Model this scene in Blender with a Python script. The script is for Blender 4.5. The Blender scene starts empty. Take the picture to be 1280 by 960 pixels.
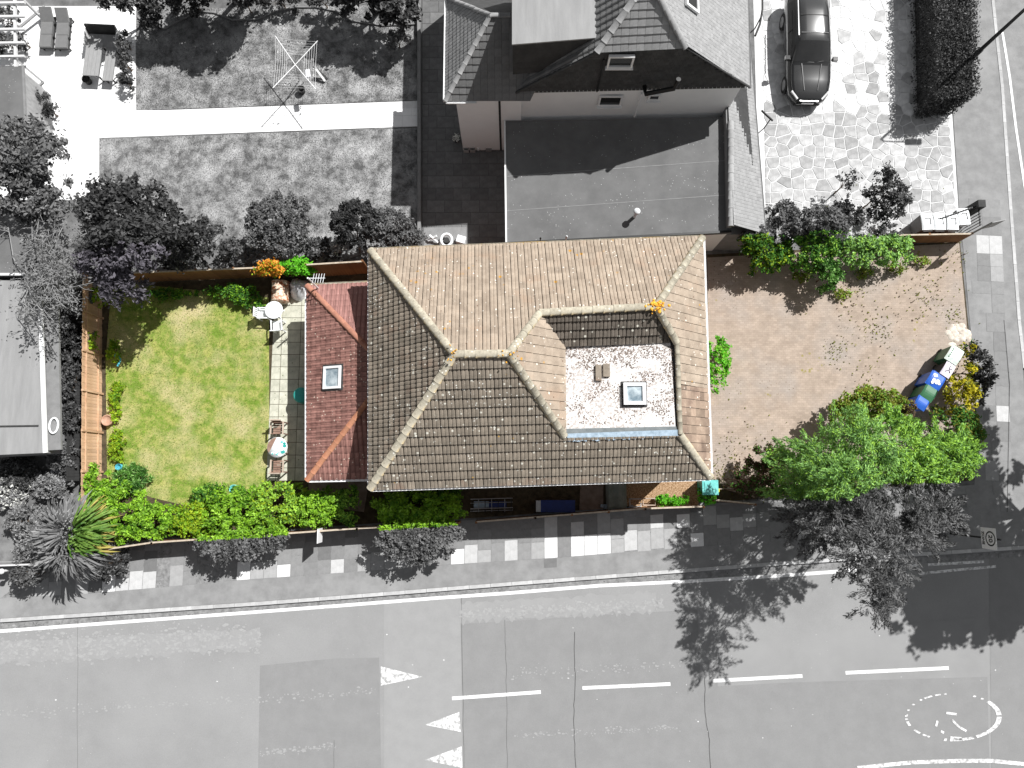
import bpy, math, random
import numpy as np
from mathutils import Vector, Matrix
R = math.radians
rnd = random.Random(7)
sc = bpy.context.scene
col = sc.collection

# ------------------------------------------------------------ camera
F = 887.0; T = R(7.7); H = 33.0          # focal length in photo pixels, tilt from straight down, flying height
cd = bpy.data.cameras.new("Camera"); cam = bpy.data.objects.new("Camera", cd); col.objects.link(cam)
cam.location = (0, 0, H); cam.rotation_euler = (T, 0, 0)
cd.sensor_width = 36; cd.lens = 36 * F / 1280; cd.clip_end = 1000
sc.camera = cam
# ------------------------------------------------------------ light
SX, SY = .62, .55                         # metres of shadow per metre of height (east part, north part)
el = math.atan(1 / math.hypot(SX, SY)); az = math.atan2(SX, SY)
w = bpy.data.worlds.new("World"); sc.world = w; w.use_nodes = True
nt = w.node_tree; bg = nt.nodes['Background']
sky = nt.nodes.new('ShaderNodeTexSky'); sky.sky_type = 'NISHITA'; sky.sun_disc = False
sky.sun_elevation = el; sky.sun_rotation = az
hs = nt.nodes.new('ShaderNodeHueSaturation'); hs.inputs['Saturation'].default_value = .12
nt.links.new(sky.outputs[0], hs.inputs['Color']); nt.links.new(hs.outputs[0], bg.inputs['Color'])
bg.inputs['Strength'].default_value = .055
sd = bpy.data.lights.new("Sun", 'SUN'); sd.energy = 4.6; sd.angle = R(.5); sd.color = (1, .992, .98)
sun = bpy.data.objects.new("Sun", sd); col.objects.link(sun); sun.location = (30, 30, 60)
sun.rotation_euler = Vector((SX, SY, 1)).to_track_quat('Z', 'Y').to_euler()
sc.view_settings.view_transform = 'Standard'; sc.view_settings.look = 'None'
sc.view_settings.exposure = .42; sc.view_settings.gamma = 1
sc.render.resolution_x = 1024; sc.render.resolution_y = 768

# ------------------------------------------------------------ helpers
def P(u, v, z=0.0):
    a = (u - 640) / F; b = (480 - v) / F
    dy = b * math.cos(T) + math.sin(T); dz = b * math.sin(T) - math.cos(T)
    t = (z - H) / dz
    return Vector((a * t, dy * t, z))
def Q(p):
    y, z = p[1], p[2] - H
    cy = y * math.cos(T) + z * math.sin(T); cz = -y * math.sin(T) + z * math.cos(T)
    return (640 + F * p[0] / -cz, 480 - F * cy / -cz)
def tag(o, label=None, cat=None, group=None, kind=None):
    if label: o['label'] = label
    if cat: o['category'] = cat
    if group: o['group'] = group
    if kind: o['kind'] = kind
    return o
def thing(name, label, cat, loc=(0, 0, 0), rz=0, group=None):
    o = bpy.data.objects.new(name, None); col.objects.link(o)
    o.location = loc; o.rotation_euler = (0, 0, rz); o.empty_display_size = .3
    return tag(o, label, cat, group)
def link(name, me, parent=None, loc=None):
    o = bpy.data.objects.new(name, me); col.objects.link(o)
    if parent: o.parent = parent
    if loc is not None: o.location = loc
    return o
def copy_tree(o, parent=None):
    c = o.copy(); col.objects.link(c); c.parent = parent
    for ch in list(o.children): copy_tree(ch, c)
    return c
def ngon_area(poly):
    return sum(poly[i][0] * poly[(i + 1) % len(poly)][1] - poly[(i + 1) % len(poly)][0] * poly[i][1] for i in range(len(poly))) / 2
class MB:
    def __init__(s): s.v = []; s.f = []; s.m = []; s.sm = []
    def add(s, vs, fs, m=0, smooth=False):
        k = len(s.v); s.v += [tuple(p) for p in vs]
        for f in fs: s.f.append(tuple(i + k for i in f)); s.m.append(m); s.sm.append(smooth)
        return s
    def box(s, c, d, rz=0, m=0, rot=None, taper=1.0):
        M = rot if rot is not None else Matrix.Rotation(rz, 3, 'Z')
        vs = []
        for z in (-.5, .5):
            k = taper if z > 0 else 1
            for x, y in ((-.5, -.5), (.5, -.5), (.5, .5), (-.5, .5)):
                vs.append(Vector(c) + M @ Vector((x * d[0] * k, y * d[1] * k, z * d[2])))
        return s.add(vs, [(3, 2, 1, 0), (4, 5, 6, 7), (0, 1, 5, 4), (1, 2, 6, 5), (2, 3, 7, 6), (3, 0, 4, 7)], m)
    def span(s, a, b, wd, ht, m=0):
        """beam from a to b, width wd, height ht"""
        a = Vector(a); b = Vector(b); d = b - a; L = d.length
        q = d.to_track_quat('X', 'Z').to_matrix()
        return s.box((a + b) / 2, (L, wd, ht), m=m, rot=q)
    def prism(s, poly, z0, z1, m=0):
        poly = [(p[0], p[1]) for p in poly]
        if ngon_area(poly) < 0: poly = poly[::-1]
        n = len(poly)
        vs = [(x, y, z0) for x, y in poly] + [(x, y, z1) for x, y in poly]
        fs = [tuple(range(n - 1, -1, -1)), tuple(range(n, 2 * n))]
        fs += [(i, (i + 1) % n, n + (i + 1) % n, n + i) for i in range(n)]
        return s.add(vs, fs, m)
    def sheet(s, poly, z, m=0):
        poly = [(p[0], p[1], z) for p in poly]
        if ngon_area(poly) < 0: poly = poly[::-1]
        return s.add(poly, [tuple(range(len(poly)))], m)
    def tube(s, pts, r, n=8, m=0, cap=True, smooth=True, r2=None):
        pts = [Vector(p) for p in pts]; k = len(pts); vs = []
        up = None
        for i, p in enumerate(pts):
            d = (pts[min(i + 1, k - 1)] - pts[max(i - 1, 0)]).normalized()
            ref = Vector((0, 0, 1)) if abs(d.z) < .95 else Vector((1, 0, 0))
            x = d.cross(ref).normalized() if up is None else (up - d * up.dot(d)).normalized()
            up = x; y = d.cross(x)
            rr = r if r2 is None else r + (r2 - r) * i / (k - 1)
            for j in range(n):
                a = 2 * math.pi * j / n
                vs.append(p + (x * math.cos(a) + y * math.sin(a)) * rr)
        fs = []
        for i in range(k - 1):
            for j in range(n):
                a = i * n + j; b = i * n + (j + 1) % n
                fs.append((a, a + n, b + n, b))
        s.add(vs, fs, m, smooth)
        if cap:
            s.add([vs[j] for j in range(n)], [tuple(range(n))], m)
            s.add([vs[(k - 1) * n + j] for j in range(n)], [tuple(range(n - 1, -1, -1))], m)
        return s
    def lathe(s, c, prof, n=20, m=0, sx=1, sy=1):
        c = Vector(c); vs = []
        for r, z in prof:
            for j in range(n):
                a = 2 * math.pi * j / n
                vs.append(c + Vector((r * sx * math.cos(a), r * sy * math.sin(a), z)))
        fs = []
        for i in range(len(prof) - 1):
            for j in range(n):
                a = i * n + j; b = i * n + (j + 1) % n
                fs.append((a, b, b + n, a + n))
        return s.add(vs, fs, m, True)
    def disc(s, c, r, n=20, m=0, up=True):
        vs = [(c[0] + r * math.cos(2 * math.pi * j / n), c[1] + r * math.sin(2 * math.pi * j / n), c[2]) for j in range(n)]
        return s.add(vs, [tuple(range(n)) if up else tuple(range(n - 1, -1, -1))], m)
    def mesh(s, name, mats, off=(0, 0, 0)):
        me = bpy.data.meshes.new(name); o = Vector(off)
        me.from_pydata([tuple(Vector(p) - o) for p in s.v], [], s.f)
        for m in (mats if isinstance(mats, (list, tuple)) else [mats]): me.materials.append(m)
        me.polygons.foreach_set('material_index', s.m)
        me.polygons.foreach_set('use_smooth', s.sm)
        me.update(); return me
    def build(s, name, mats, parent=None, local=False, loc=None):
        """world coordinates unless local; the parent is unrotated then"""
        off = (0, 0, 0)
        if parent is not None and not local:
            p = parent; off = Vector((0, 0, 0))
            while p is not None: off = off + Vector(p.location); p = p.parent
        if loc is not None: off = Vector(loc)
        o = link(name, s.mesh(name, mats, off), parent)
        if loc is not None: o.location = loc
        return o

# ------------------------------------------------------------ materials
def mat(name, c1, c2=None, scale=4., rough=.85, bump=.15, bscale=None, rand=.0, spots=None, metal=0., spec=.3,
        hue2=None, contrast=(.35, .65), detail=6, brick=None, stretch=None, emit=None, trans=0, coat=0, fine=0):
    m = bpy.data.materials.new(name); m.use_nodes = True
    n = m.node_tree; N = n.nodes; L = n.links; b = N['Principled BSDF']
    b.inputs['Roughness'].default_value = rough; b.inputs['Metallic'].default_value = metal
    b.inputs['Specular IOR Level'].default_value = spec
    if coat: b.inputs['Coat Weight'].default_value = coat; b.inputs['Coat Roughness'].default_value = .03
    def g(c): return (c, c, c, 1) if not isinstance(c, (tuple, list)) else (c[0], c[1], c[2], 1)
    c1 = g(c1); c2 = g(c2) if c2 is not None else c1
    tc = N.new('ShaderNodeTexCoord'); co = tc.outputs['Object']
    if stretch:
        mp = N.new('ShaderNodeMapping'); mp.inputs['Scale'].default_value = stretch
        L.new(co, mp.inputs[0]); co = mp.outputs[0]
    no = N.new('ShaderNodeTexNoise'); no.inputs['Scale'].default_value = scale; no.inputs['Detail'].default_value = detail
    no.inputs['Roughness'].default_value = .65
    L.new(co, no.inputs['Vector'])
    cr = N.new('ShaderNodeValToRGB'); cr.color_ramp.elements[0].position = contrast[0]; cr.color_ramp.elements[1].position = contrast[1]
    cr.color_ramp.elements[0].color = c1; cr.color_ramp.elements[1].color = c2
    L.new(no.outputs['Fac'], cr.inputs[0]); out = cr.outputs[0]
    def mixc(fac, a, bb, mode='MIX'):
        x = N.new('ShaderNodeMix'); x.data_type = 'RGBA'; x.blend_type = mode
        for sock, val in ((x.inputs[0], fac), (x.inputs[6], a), (x.inputs[7], bb)):
            if hasattr(val, 'is_linked'): L.new(val, sock)
            else: sock.default_value = val
        return x.outputs[2]
    if hue2 is not None:                                  # second, broader colour variation
        n2 = N.new('ShaderNodeTexNoise'); n2.inputs['Scale'].default_value = hue2[1]; n2.inputs['Detail'].default_value = 5
        L.new(tc.outputs['Object'], n2.inputs['Vector'])
        r2 = N.new('ShaderNodeMapRange'); r2.inputs[1].default_value = hue2[2]; r2.inputs[2].default_value = hue2[3]
        L.new(n2.outputs['Fac'], r2.inputs[0])
        out = mixc(r2.outputs[0], out, g(hue2[0]))
    if brick:                                             # (w,h,mortar colour, strength, rot)
        bt = N.new('ShaderNodeTexBrick'); bt.inputs['Scale'].default_value = 1
        bt.inputs['Brick Width'].default_value = brick[0]; bt.inputs['Row Height'].default_value = brick[1]
        bt.inputs['Mortar Size'].default_value = .008; bt.inputs['Color1'].default_value = (1, 1, 1, 1)
        bt.inputs['Color2'].default_value = (.84, .84, .84, 1); bt.inputs['Mortar'].default_value = g(brick[2])
        mp = N.new('ShaderNodeMapping'); mp.inputs['Rotation'].default_value = (0, 0, brick[3])
        L.new(tc.outputs['Object'], mp.inputs[0]); L.new(mp.outputs[0], bt.inputs['Vector'])
        out = mixc(1., out, bt.outputs['Color'], 'MULTIPLY')
    if rand:
        ge = N.new('ShaderNodeNewGeometry'); oi = N.new('ShaderNodeObjectInfo')
        ad = N.new('ShaderNodeMath'); ad.operation = 'ADD'
        L.new(ge.outputs['Random Per Island'], ad.inputs[0]); L.new(oi.outputs['Random'], ad.inputs[1])
        fr = N.new('ShaderNodeMath'); fr.operation = 'FRACT'; L.new(ad.outputs[0], fr.inputs[0])
        mr = N.new('ShaderNodeMapRange'); mr.inputs[3].default_value = 1 - rand; mr.inputs[4].default_value = 1 + rand
        L.new(fr.outputs[0], mr.inputs[0])
        cb = N.new('ShaderNodeCombineColor')
        for i in range(3): L.new(mr.outputs[0], cb.inputs[i])
        out = mixc(1., out, cb.outputs[0], 'MULTIPLY')
    if fine:
        nf = N.new('ShaderNodeTexNoise'); nf.inputs['Scale'].default_value = 45; nf.inputs['Detail'].default_value = 4
        L.new(tc.outputs['Object'], nf.inputs['Vector'])
        mf = N.new('ShaderNodeMapRange'); mf.inputs[1].default_value = .3; mf.inputs[2].default_value = .7
        mf.inputs[3].default_value = 1 - fine; mf.inputs[4].default_value = 1 + fine
        L.new(nf.outputs['Fac'], mf.inputs[0])
        cf = N.new('ShaderNodeCombineColor')
        for i in range(3): L.new(mf.outputs[0], cf.inputs[i])
        out = mixc(1., out, cf.outputs[0], 'MULTIPLY')
    for sp in (spots or []):                              # (colour, voronoi scale, threshold, coverage noise scale)
        vo = N.new('ShaderNodeTexVoronoi'); vo.inputs['Scale'].default_value = sp[1]
        ge = N.new('ShaderNodeNewGeometry'); L.new(ge.outputs['Position'], vo.inputs['Vector'])
        lt = N.new('ShaderNodeMapRange'); lt.inputs[1].default_value = sp[2]; lt.inputs[2].default_value = sp[2] * .6
        L.new(vo.outputs['Distance'], lt.inputs[0])
        n3 = N.new('ShaderNodeTexNoise'); n3.inputs['Scale'].default_value = sp[3]; L.new(ge.outputs['Position'], n3.inputs['Vector'])
        m3 = N.new('ShaderNodeMapRange'); m3.inputs[1].default_value = sp[4]; m3.inputs[2].default_value = sp[4] + .06
        L.new(n3.outputs['Fac'], m3.inputs[0])
        mu = N.new('ShaderNodeMath'); mu.operation = 'MULTIPLY'; L.new(lt.outputs[0], mu.inputs[0]); L.new(m3.outputs[0], mu.inputs[1])
        out = mixc(mu.outputs[0], out, g(sp[0]))
    L.new(out, b.inputs['Base Color'])
    if bump:
        nb = N.new('ShaderNodeTexNoise'); nb.inputs['Scale'].default_value = bscale or scale * 6; nb.inputs['Detail'].default_value = 4
        L.new(co, nb.inputs['Vector'])
        bu = N.new('ShaderNodeBump'); bu.inputs['Strength'].default_value = bump; bu.inputs['Distance'].default_value = .02
        L.new(nb.outputs['Fac'], bu.inputs['Height']); L.new(bu.outputs[0], b.inputs['Normal'])
    if emit: b.inputs['Emission Color'].default_value = g(emit); b.inputs['Emission Strength'].default_value = 1
    return m
def leafmat(name, a, bc, rough=.6):
    """leaf colours run from a to bc, one value per leaf"""
    m = bpy.data.materials.new(name); m.use_nodes = True
    n = m.node_tree; N = n.nodes; L = n.links; b = N['Principled BSDF']
    b.inputs['Roughness'].default_value = rough; b.inputs['Specular IOR Level'].default_value = .25
    ge = N.new('ShaderNodeNewGeometry'); cr = N.new('ShaderNodeValToRGB')
    g = lambda c: (c, c, c, 1) if not isinstance(c, tuple) else c + (1,)
    cr.color_ramp.elements[0].color = g(a); cr.color_ramp.elements[1].color = g(bc)
    no = N.new('ShaderNodeTexNoise'); no.inputs['Scale'].default_value = 1.7; L.new(ge.outputs['Position'], no.inputs['Vector'])
    ad = N.new('ShaderNodeMath'); ad.operation = 'MULTIPLY_ADD'; ad.inputs[1].default_value = .6
    L.new(ge.outputs['Random Per Island'], ad.inputs[0])
    mr = N.new('ShaderNodeMapRange'); mr.inputs[1].default_value = .35; mr.inputs[2].default_value = .65; mr.inputs[4].default_value = .4
    L.new(no.outputs['Fac'], mr.inputs[0]); L.new(mr.outputs[0], ad.inputs[2])
    L.new(ad.outputs[0], cr.inputs[0]); L.new(cr.outputs[0], b.inputs['Base Color'])
    tr = N.new('ShaderNodeBsdfTranslucent'); L.new(cr.outputs[0], tr.inputs[0])
    mx = N.new('ShaderNodeMixShader'); mx.inputs[0].default_value = .16
    L.new(b.outputs[0], mx.inputs[1]); L.new(tr.outputs[0], mx.inputs[2])
    L.new(mx.outputs[0], N['Material Output'].inputs['Surface'])
    return m
M = {}
def dm(k, *a, **kw): M[k] = mat(k, *a, **kw); return M[k]
# greys: the photograph is greyscale outside the plot, so these things get grey base colours
dm('earth', .10, .22, scale=1.2, bump=.3)
dm('asphalt_road', .262, .285, scale=1.1, bump=.25, bscale=60, hue2=(.31, .25, .45, .75), fine=.08, spots=[(.7, 4., .05, 1.5, .5)])
dm('asphalt_old', .235, .258, scale=1.3, bump=.25, bscale=60, fine=.1)
dm('asphalt_pale', .292, .315, scale=2.2, bump=.2, bscale=60, fine=.07)
dm('asphalt_worn', .27, .40, scale=5., bump=.4, bscale=50, contrast=(.45, .72), fine=.12)
dm('asphalt_path', .22, .28, scale=2., bump=.2, bscale=60, fine=.1, hue2=(.32, .5, .5, .8))
dm('asphalt_fleck', .29, .37, scale=6)
dm('gutter', .16, .30, scale=5., bump=.4, bscale=40, spots=[(.05, 9., .2, 2., .45)])
dm('paint', .80, .42, scale=9., bump=.1, rough=.6, contrast=(.5, .78), detail=9)
dm('paint_worn', .80, .33, scale=7., bump=.2, contrast=(.44, .62), detail=10)
dm('kerb_stone', .42, .56, scale=3., bump=.2, rand=.12, fine=.1)
for i, c in enumerate((.12, .17, .225, .26, .37, .52, .76)):
    dm('slab%d' % i, c * .9, c * 1.08, scale=3.5, bump=.15, bscale=40, fine=.08, rand=.04)
dm('tar', .06, .10, scale=10)
dm('white_paving', .83, .90, scale=2., bump=.08, fine=.03, rand=.02, rough=.7)
dm('path_slab', .13, .18, scale=3., bump=.2, rand=.14, fine=.1)
dm('joint_dark', .07, .10, scale=8.)
dm('joint_pale', .66, .8, scale=3.)
dm('crazy_stone', .34, .52, scale=2.2, bump=.2, rand=.25, fine=.08)
dm('crazy_stone_bright', .62, .85, scale=2.2, bump=.2, rand=.14, fine=.06)
dm('grass_grey', .10, .34, scale=2.2, bump=.6, bscale=40, contrast=(.38, .62), hue2=(.46, .9, .48, .7), fine=.25)
dm('felt_grey', .125, .165, scale=.8, bump=.15, bscale=50, fine=.05, spots=[(.5, 7., .14, 1.1, .5)])
dm('felt_pale', .26, .32, scale=.8, bump=.1, fine=.04, stretch=(4, .6, 1))
dm('tile_grey', .15, .21, scale=2., bump=.3, rand=.12, spots=[(.5, 6., .07, 1., .55)])
dm('tile_grey_light', .27, .34, scale=3., bump=.3, rand=.1)
dm('tile_hung', .05, .075, scale=2., bump=.3, rand=.15)
dm('ridge_grey', .25, .34, scale=4., bump=.3, rand=.12)
dm('render_white', .86, .90, scale=1.2, bump=.1)
dm('white_trim', .80, .85, scale=3, bump=0, rough=.4)
dm('black_plastic', .012, .02, scale=3, bump=.05, rough=.4)
dm('dark_grey', .04, .06, scale=3, bump=.1)
dm('mid_grey', .20, .25, scale=3, bump=.1)
dm('grey_cushion', .17, .19, scale=6, bump=.15)
dm('grey_wood', .26, .36, scale=3, bump=.2, stretch=(14, 1, 1))
dm('pale_wood', .55, .66, scale=3, bump=.2, stretch=(1, 8, 1))
dm('bark_grey', .16, .26, scale=6, bump=.4)
dm('bark_pale', .26, .36, scale=6, bump=.3)
dm('bark', (.12, .08, .05), (.2, .14, .09), scale=6, bump=.4)
dm('metal_grey', .35, .42, scale=6, bump=0, rough=.4, metal=.6)
dm('metal_black', .02, .03, scale=6, bump=0, rough=.5)
dm('glass_dark', .015, .02, scale=1, bump=0, rough=.06, spec=.6)
dm('car_paint', .012, .014, scale=1, bump=0, rough=.14, spec=.6, coat=1)
dm('car_hood', .03, .034, scale=1, bump=0, rough=.22, spec=.6, coat=1)  # lighter car paint for bonnet and roof; their reflection is put into the colour
dm('car_glass', .02, .03, scale=1, bump=0, rough=.05, spec=.7)
dm('rubber', .02, .03, scale=8, bump=.1)
dm('headlight', .55, .75, scale=3, bump=0, rough=.15)
# coloured things on the plot
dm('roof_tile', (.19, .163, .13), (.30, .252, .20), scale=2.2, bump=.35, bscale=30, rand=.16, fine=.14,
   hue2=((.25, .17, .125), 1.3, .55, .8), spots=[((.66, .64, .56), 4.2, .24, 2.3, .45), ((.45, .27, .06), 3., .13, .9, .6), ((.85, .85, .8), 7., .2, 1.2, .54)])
dm('roof_tile_sunny', (.30, .24, .185), (.42, .345, .27), scale=2.2, bump=.3, bscale=30, rand=.10, fine=.12,  # paler copy of the roof tile; sunlight on the slope put into the colour
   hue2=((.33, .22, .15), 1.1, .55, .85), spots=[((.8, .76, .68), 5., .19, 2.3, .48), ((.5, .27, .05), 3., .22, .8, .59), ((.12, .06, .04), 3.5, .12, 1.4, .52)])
dm('roof_tile_brown', (.21, .15, .115), (.37, .28, .21), scale=1.5, bump=.3, rand=.3, fine=.12, spots=[((.75, .7, .62), 5., .19, 2.3, .5)])
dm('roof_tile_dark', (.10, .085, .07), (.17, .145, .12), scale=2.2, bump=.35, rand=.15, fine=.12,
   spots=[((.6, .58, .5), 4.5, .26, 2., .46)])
dm('ridge_tile', (.30, .27, .21), (.47, .43, .34), scale=5., bump=.5, rand=.14, fine=.15,
   hue2=((.55, .38, .14), .9, .52, .7), spots=[((.75, .73, .66), 6, .25, 1.5, .48)])
dm('lichen', (.75, .33, .02), (.85, .5, .08), scale=8, bump=.5)
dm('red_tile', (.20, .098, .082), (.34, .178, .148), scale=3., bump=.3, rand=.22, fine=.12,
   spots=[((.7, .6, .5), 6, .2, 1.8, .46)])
dm('red_tile_sunny', (.27, .135, .118), (.38, .20, .175), scale=3., bump=.3, rand=.12, fine=.12,  # lit-side copy of the red tile, sun brightness painted into its colour
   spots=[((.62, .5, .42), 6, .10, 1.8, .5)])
dm('red_ridge', (.34, .15, .105), (.46, .22, .15), scale=4, bump=.3, rand=.1, fine=.1)
dm('orange_ridge', (.34, .14, .08), (.46, .22, .13), scale=4, bump=.3, rand=.1, fine=.1)
dm('felt_moss', (.46, .42, .39), (.82, .80, .79), scale=11, bump=.5, bscale=30, contrast=(.44, .56), detail=12, rough=.9,
   hue2=((.66, .64, .62), .7, .46, .6), spots=[((.16, .10, .06), 9., .16, .8, .5), ((.12, .08, .05), 16., .16, 1.1, .5)])
dm('flashing_blue', (.25, .33, .40), (.42, .52, .62), scale=6, bump=.2, rough=.6)
dm('bitumen', (.15, .17, .175), (.22, .24, .245), scale=4, bump=.2)
dm('brick_wall', (.28, .13, .08), (.38, .19, .12), scale=3, bump=.3)
dm('upvc', (.85, .85, .86), (.9, .9, .9), scale=2, bump=0, rough=.35)
dm('glass_blue', (.16, .22, .26), (.55, .62, .65), scale=2.5, bump=0, rough=.08, spec=.6)
dm('block_paving', (.37, .295, .235), (.49, .395, .32), scale=1.6, bump=.35, bscale=40, fine=.14,
   hue2=((.40, .35, .31), .55, .45, .75), brick=(.21, .105, .78, 0), spots=[((.13, .09, .05), 7, .2, .55, .56), ((.28, .24, .08), 4, .3, .6, .62)])
dm('cement', (.50, .43, .36), (.74, .68, .60), scale=6, bump=.6, bscale=20)
dm('lawn', (.16, .25, .03), (.38, .38, .11), scale=2.4, bump=.6, bscale=40, contrast=(.42, .62),
   hue2=((.52, .45, .24), .55, .45, .72), fine=.3)
dm('soil', (.045, .035, .02), (.11, .085, .05), scale=4, bump=.6)
dm('patio', (.42, .42, .34), (.60, .59, .49), scale=2.5, bump=.2, rand=.09, fine=.08, spots=[((.12, .14, .05), 5, .16, 1.5, .5)])
dm('fence_wood', (.47, .29, .17), (.64, .43, .28), scale=3, bump=.3, rand=.12, stretch=(1, 1, .2))
dm('fence_dark', (.17, .08, .035), (.30, .15, .07), scale=3, bump=.3, rand=.15, stretch=(1, 1, .2))
dm('fence_top', (.40, .33, .25), (.6, .52, .42), scale=6, bump=.3)
dm('garden_wood', (.20, .12, .09), (.32, .21, .16), scale=4, bump=.2, rand=.12)
dm('garden_wood_pale', (.42, .33, .26), (.52, .43, .35), scale=4, bump=.2, rand=.12)
dm('white_plastic', (.80, .82, .84), (.88, .9, .9), scale=2, bump=0, rough=.4)
dm('rust', (.42, .13, .05), (.78, .66, .52), scale=7, bump=.3, contrast=(.42, .55), rough=.5)
dm('white_sack', (.62, .63, .66), (.85, .85, .88), scale=6, bump=.4)
dm('teal_mosaic', (.80, .88, .84), (.03, .36, .28), scale=6, bump=.3, contrast=(.55, .6), hue2=((.42, .22, .19), 1.7, .56, .58))
dm('teal', (.02, .30, .27), (.06, .40, .36), scale=3, bump=.05, rough=.4)
dm('teal_bright', (.10, .45, .42), (.2, .6, .56), scale=5, bump=.05, rough=.5)
dm('blue_bin', (.02, .09, .42), (.03, .13, .55), scale=3, bump=0, rough=.35)
dm('navy', (.015, .03, .14), (.02, .04, .2), scale=3, bump=0, rough=.5)
dm('green_bin', (.03, .12, .055), (.05, .17, .08), scale=3, bump=0, rough=.4)
dm('pale_green_lid', (.55, .68, .60), (.75, .82, .76), scale=9, bump=0, rough=.4)
dm('lilac_lid', (.72, .66, .78), (.85, .8, .88), scale=9, bump=0, rough=.4)
dm('terracotta', (.42, .24, .16), (.55, .36, .27), scale=4, bump=.2)
dm('gravel_brown', (.22, .12, .05), (.55, .38, .24), scale=16, bump=.8, contrast=(.4, .6), detail=10)
dm('concrete_brown', (.20, .15, .12), (.30, .24, .20), scale=3, bump=.2)
dm('tarp', (.20, .23, .20), (.30, .33, .30), scale=3, bump=.4)
dm('water', (.05, .28, .35), (.12, .5, .6), scale=3, bump=0, rough=.1)
dm('yellow', (.75, .72, .03), (.8, .78, .05), scale=3, bump=0)
L_ = {}
def lm(k, a, b): L_[k] = leafmat('leaf_' + k, a, b)
lm('bright', (.025, .12, .005), (.32, .58, .03)); lm('yellow_green', (.05, .15, .006), (.40, .52, .02))
lm('deep', (.01, .055, .006), (.10, .27, .03)); lm('bluish', (.012, .07, .012), (.40, .70, .20))
lm('fresh', (.015, .09, .006), (.44, .74, .09)); lm('yellow', (.35, .32, .01), (.7, .6, .03))
lm('olive', (.10, .12, .015), (.26, .27, .03)); lm('purple', (.014, .013, .017), (.20, .185, .215))
lm('orange', (.55, .17, .01), (.9, .42, .06)); lm('vivid', (.06, .35, .01), (.20, .62, .03))
lm('reddish', (.06, .035, .02), (.14, .09, .05)); lm('white', (.7, .7, .66), (.85, .85, .8))
lm('g_dark', .006, .10); lm('g_mid', .014, .24); lm('g_light', .08, .42); lm('g_soft', .03, .27)
lm('g_branch', .12, .26)
lm('straw', (.15, .25, .03), (.58, .52, .22)); lm('g_grass', .10, .42)

# ------------------------------------------------------------ the coloured plot (material boundary of plants, in metres)
PLOT = [(-19.35, 9.2), (-8.6, 9.75), (-6.2, 10.2), (7.9, 10.7), (20.4, 11.3), (21.2, 6), (21.6, 4.2), (21.4, -.1), (13.9, -.15), (12.2, -.75), (8, -.9), (0, -1.7), (-3, -2.0), (-9.5, -2.35), (-14, -2.65), (-19.35, -3.05)]
def in_plot(x, y):
    x = np.asarray(x, float); y = np.asarray(y, float); c = np.zeros(x.shape, bool); n = len(PLOT)
    for i in range(n):
        x1, y1 = PLOT[i]; x2, y2 = PLOT[(i + 1) % n]
        hit = ((y1 > y) != (y2 > y)) & (x < (x2 - x1) * (y - y1) / (y2 - y1 + 1e-12) + x1)
        c ^= hit
    return c
def poly(px, z=0.0): return [P(u, v, z) for u, v in px]
def struct(name, mb, m, z=None):
    return tag(mb.build(name, m), kind='structure')

# ------------------------------------------------------------ ground and roads
Z_ROAD = -.12
struct('ground', MB().sheet([(-160, -160), (160, -160), (160, 160), (-160, 160)], -.30), M['earth'])
KERB = [(-400, 802), (0, 778), (213, 764), (320, 757), (426, 749), (640, 732), (850, 716), (970, 707), (1165, 694), (1290, 686), (1700, 664)]
KW = [P(u, v) for u, v in KERB]
def kerb_at(u):
    for (u0, v0), (u1, v1) in zip(KERB, KERB[1:]):
        if u0 <= u <= u1: return v0 + (v1 - v0) * (u - u0) / (u1 - u0)
    return KERB[-1][1]
road = MB().sheet([(k.x, k.y) for k in KW] + [(60, -3), (60, -40), (-60, -40), (-60, -9)], Z_ROAD)
struct('road', road, M['asphalt_road'])
EAST = [(1236, -160), (1243, 0), (1255, 110), (1264, 240), (1276, 400), (1283, 460)]
ew = [P(u, v) for u, v in EAST]
struct('side_road', MB().sheet([(p.x, p.y) for p in ew] + [(P(1283, 460).x, P(1283, 460).y), (27, 6), (60, 6), (60, 60), (ew[0].x, 60)], Z_ROAD), M['asphalt_path'])
def marks(name, pl, m, z, label=None):
    mb = MB()
    for q in pl: mb.sheet([P(u, v, z) for u, v in q], z)
    return struct(name, mb, m)
def band(pts, w, z):
    """strip of width w metres along image points"""
    ws = [P(u, v, z) for u, v in pts]; q = []
    for i in range(len(ws) - 1):
        a, b = ws[i], ws[i + 1]; d = (b - a).normalized(); n = Vector((-d.y, d.x, 0)) * w / 2
        q.append([(a - n).xy, (b - n).xy, (b + n).xy, (a + n).xy])
    return q
def struct_band(name, lines, w, z, m):
    mb = MB()
    for pts in lines:
        for q in band(pts, w, z): mb.sheet(q, z)
    return struct(name, mb, m)
z1 = Z_ROAD + .004; z2 = z1 + .004; z3 = z2 + .004; z4 = z3 + .004
marks('road_patch', [[(480, 752), (575, 744), (579, 1000), (480, 1000)]], M['asphalt_pale'], z1)
marks('road_patch', [[(325, 832), (420, 823), (474, 822), (477, 1000), (322, 1000)]], M['asphalt_old'], z1)
marks('road_patch', [[(576, 780), (800, 766), (872, 762), (876, 850), (1234, 838), (1238, 1000), (581, 1000)]], M['asphalt_old'], z1)
marks('road_patch', [[(1236, 690), (1300, 684), (1300, 1000), (1240, 1000)]], M['asphalt_old'], z1 + .001)
marks('road_patch', [[(895, 800), (1005, 792), (1236, 770), (1237, 846), (990, 853), (897, 858)]], M['asphalt_road'], z2)
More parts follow.
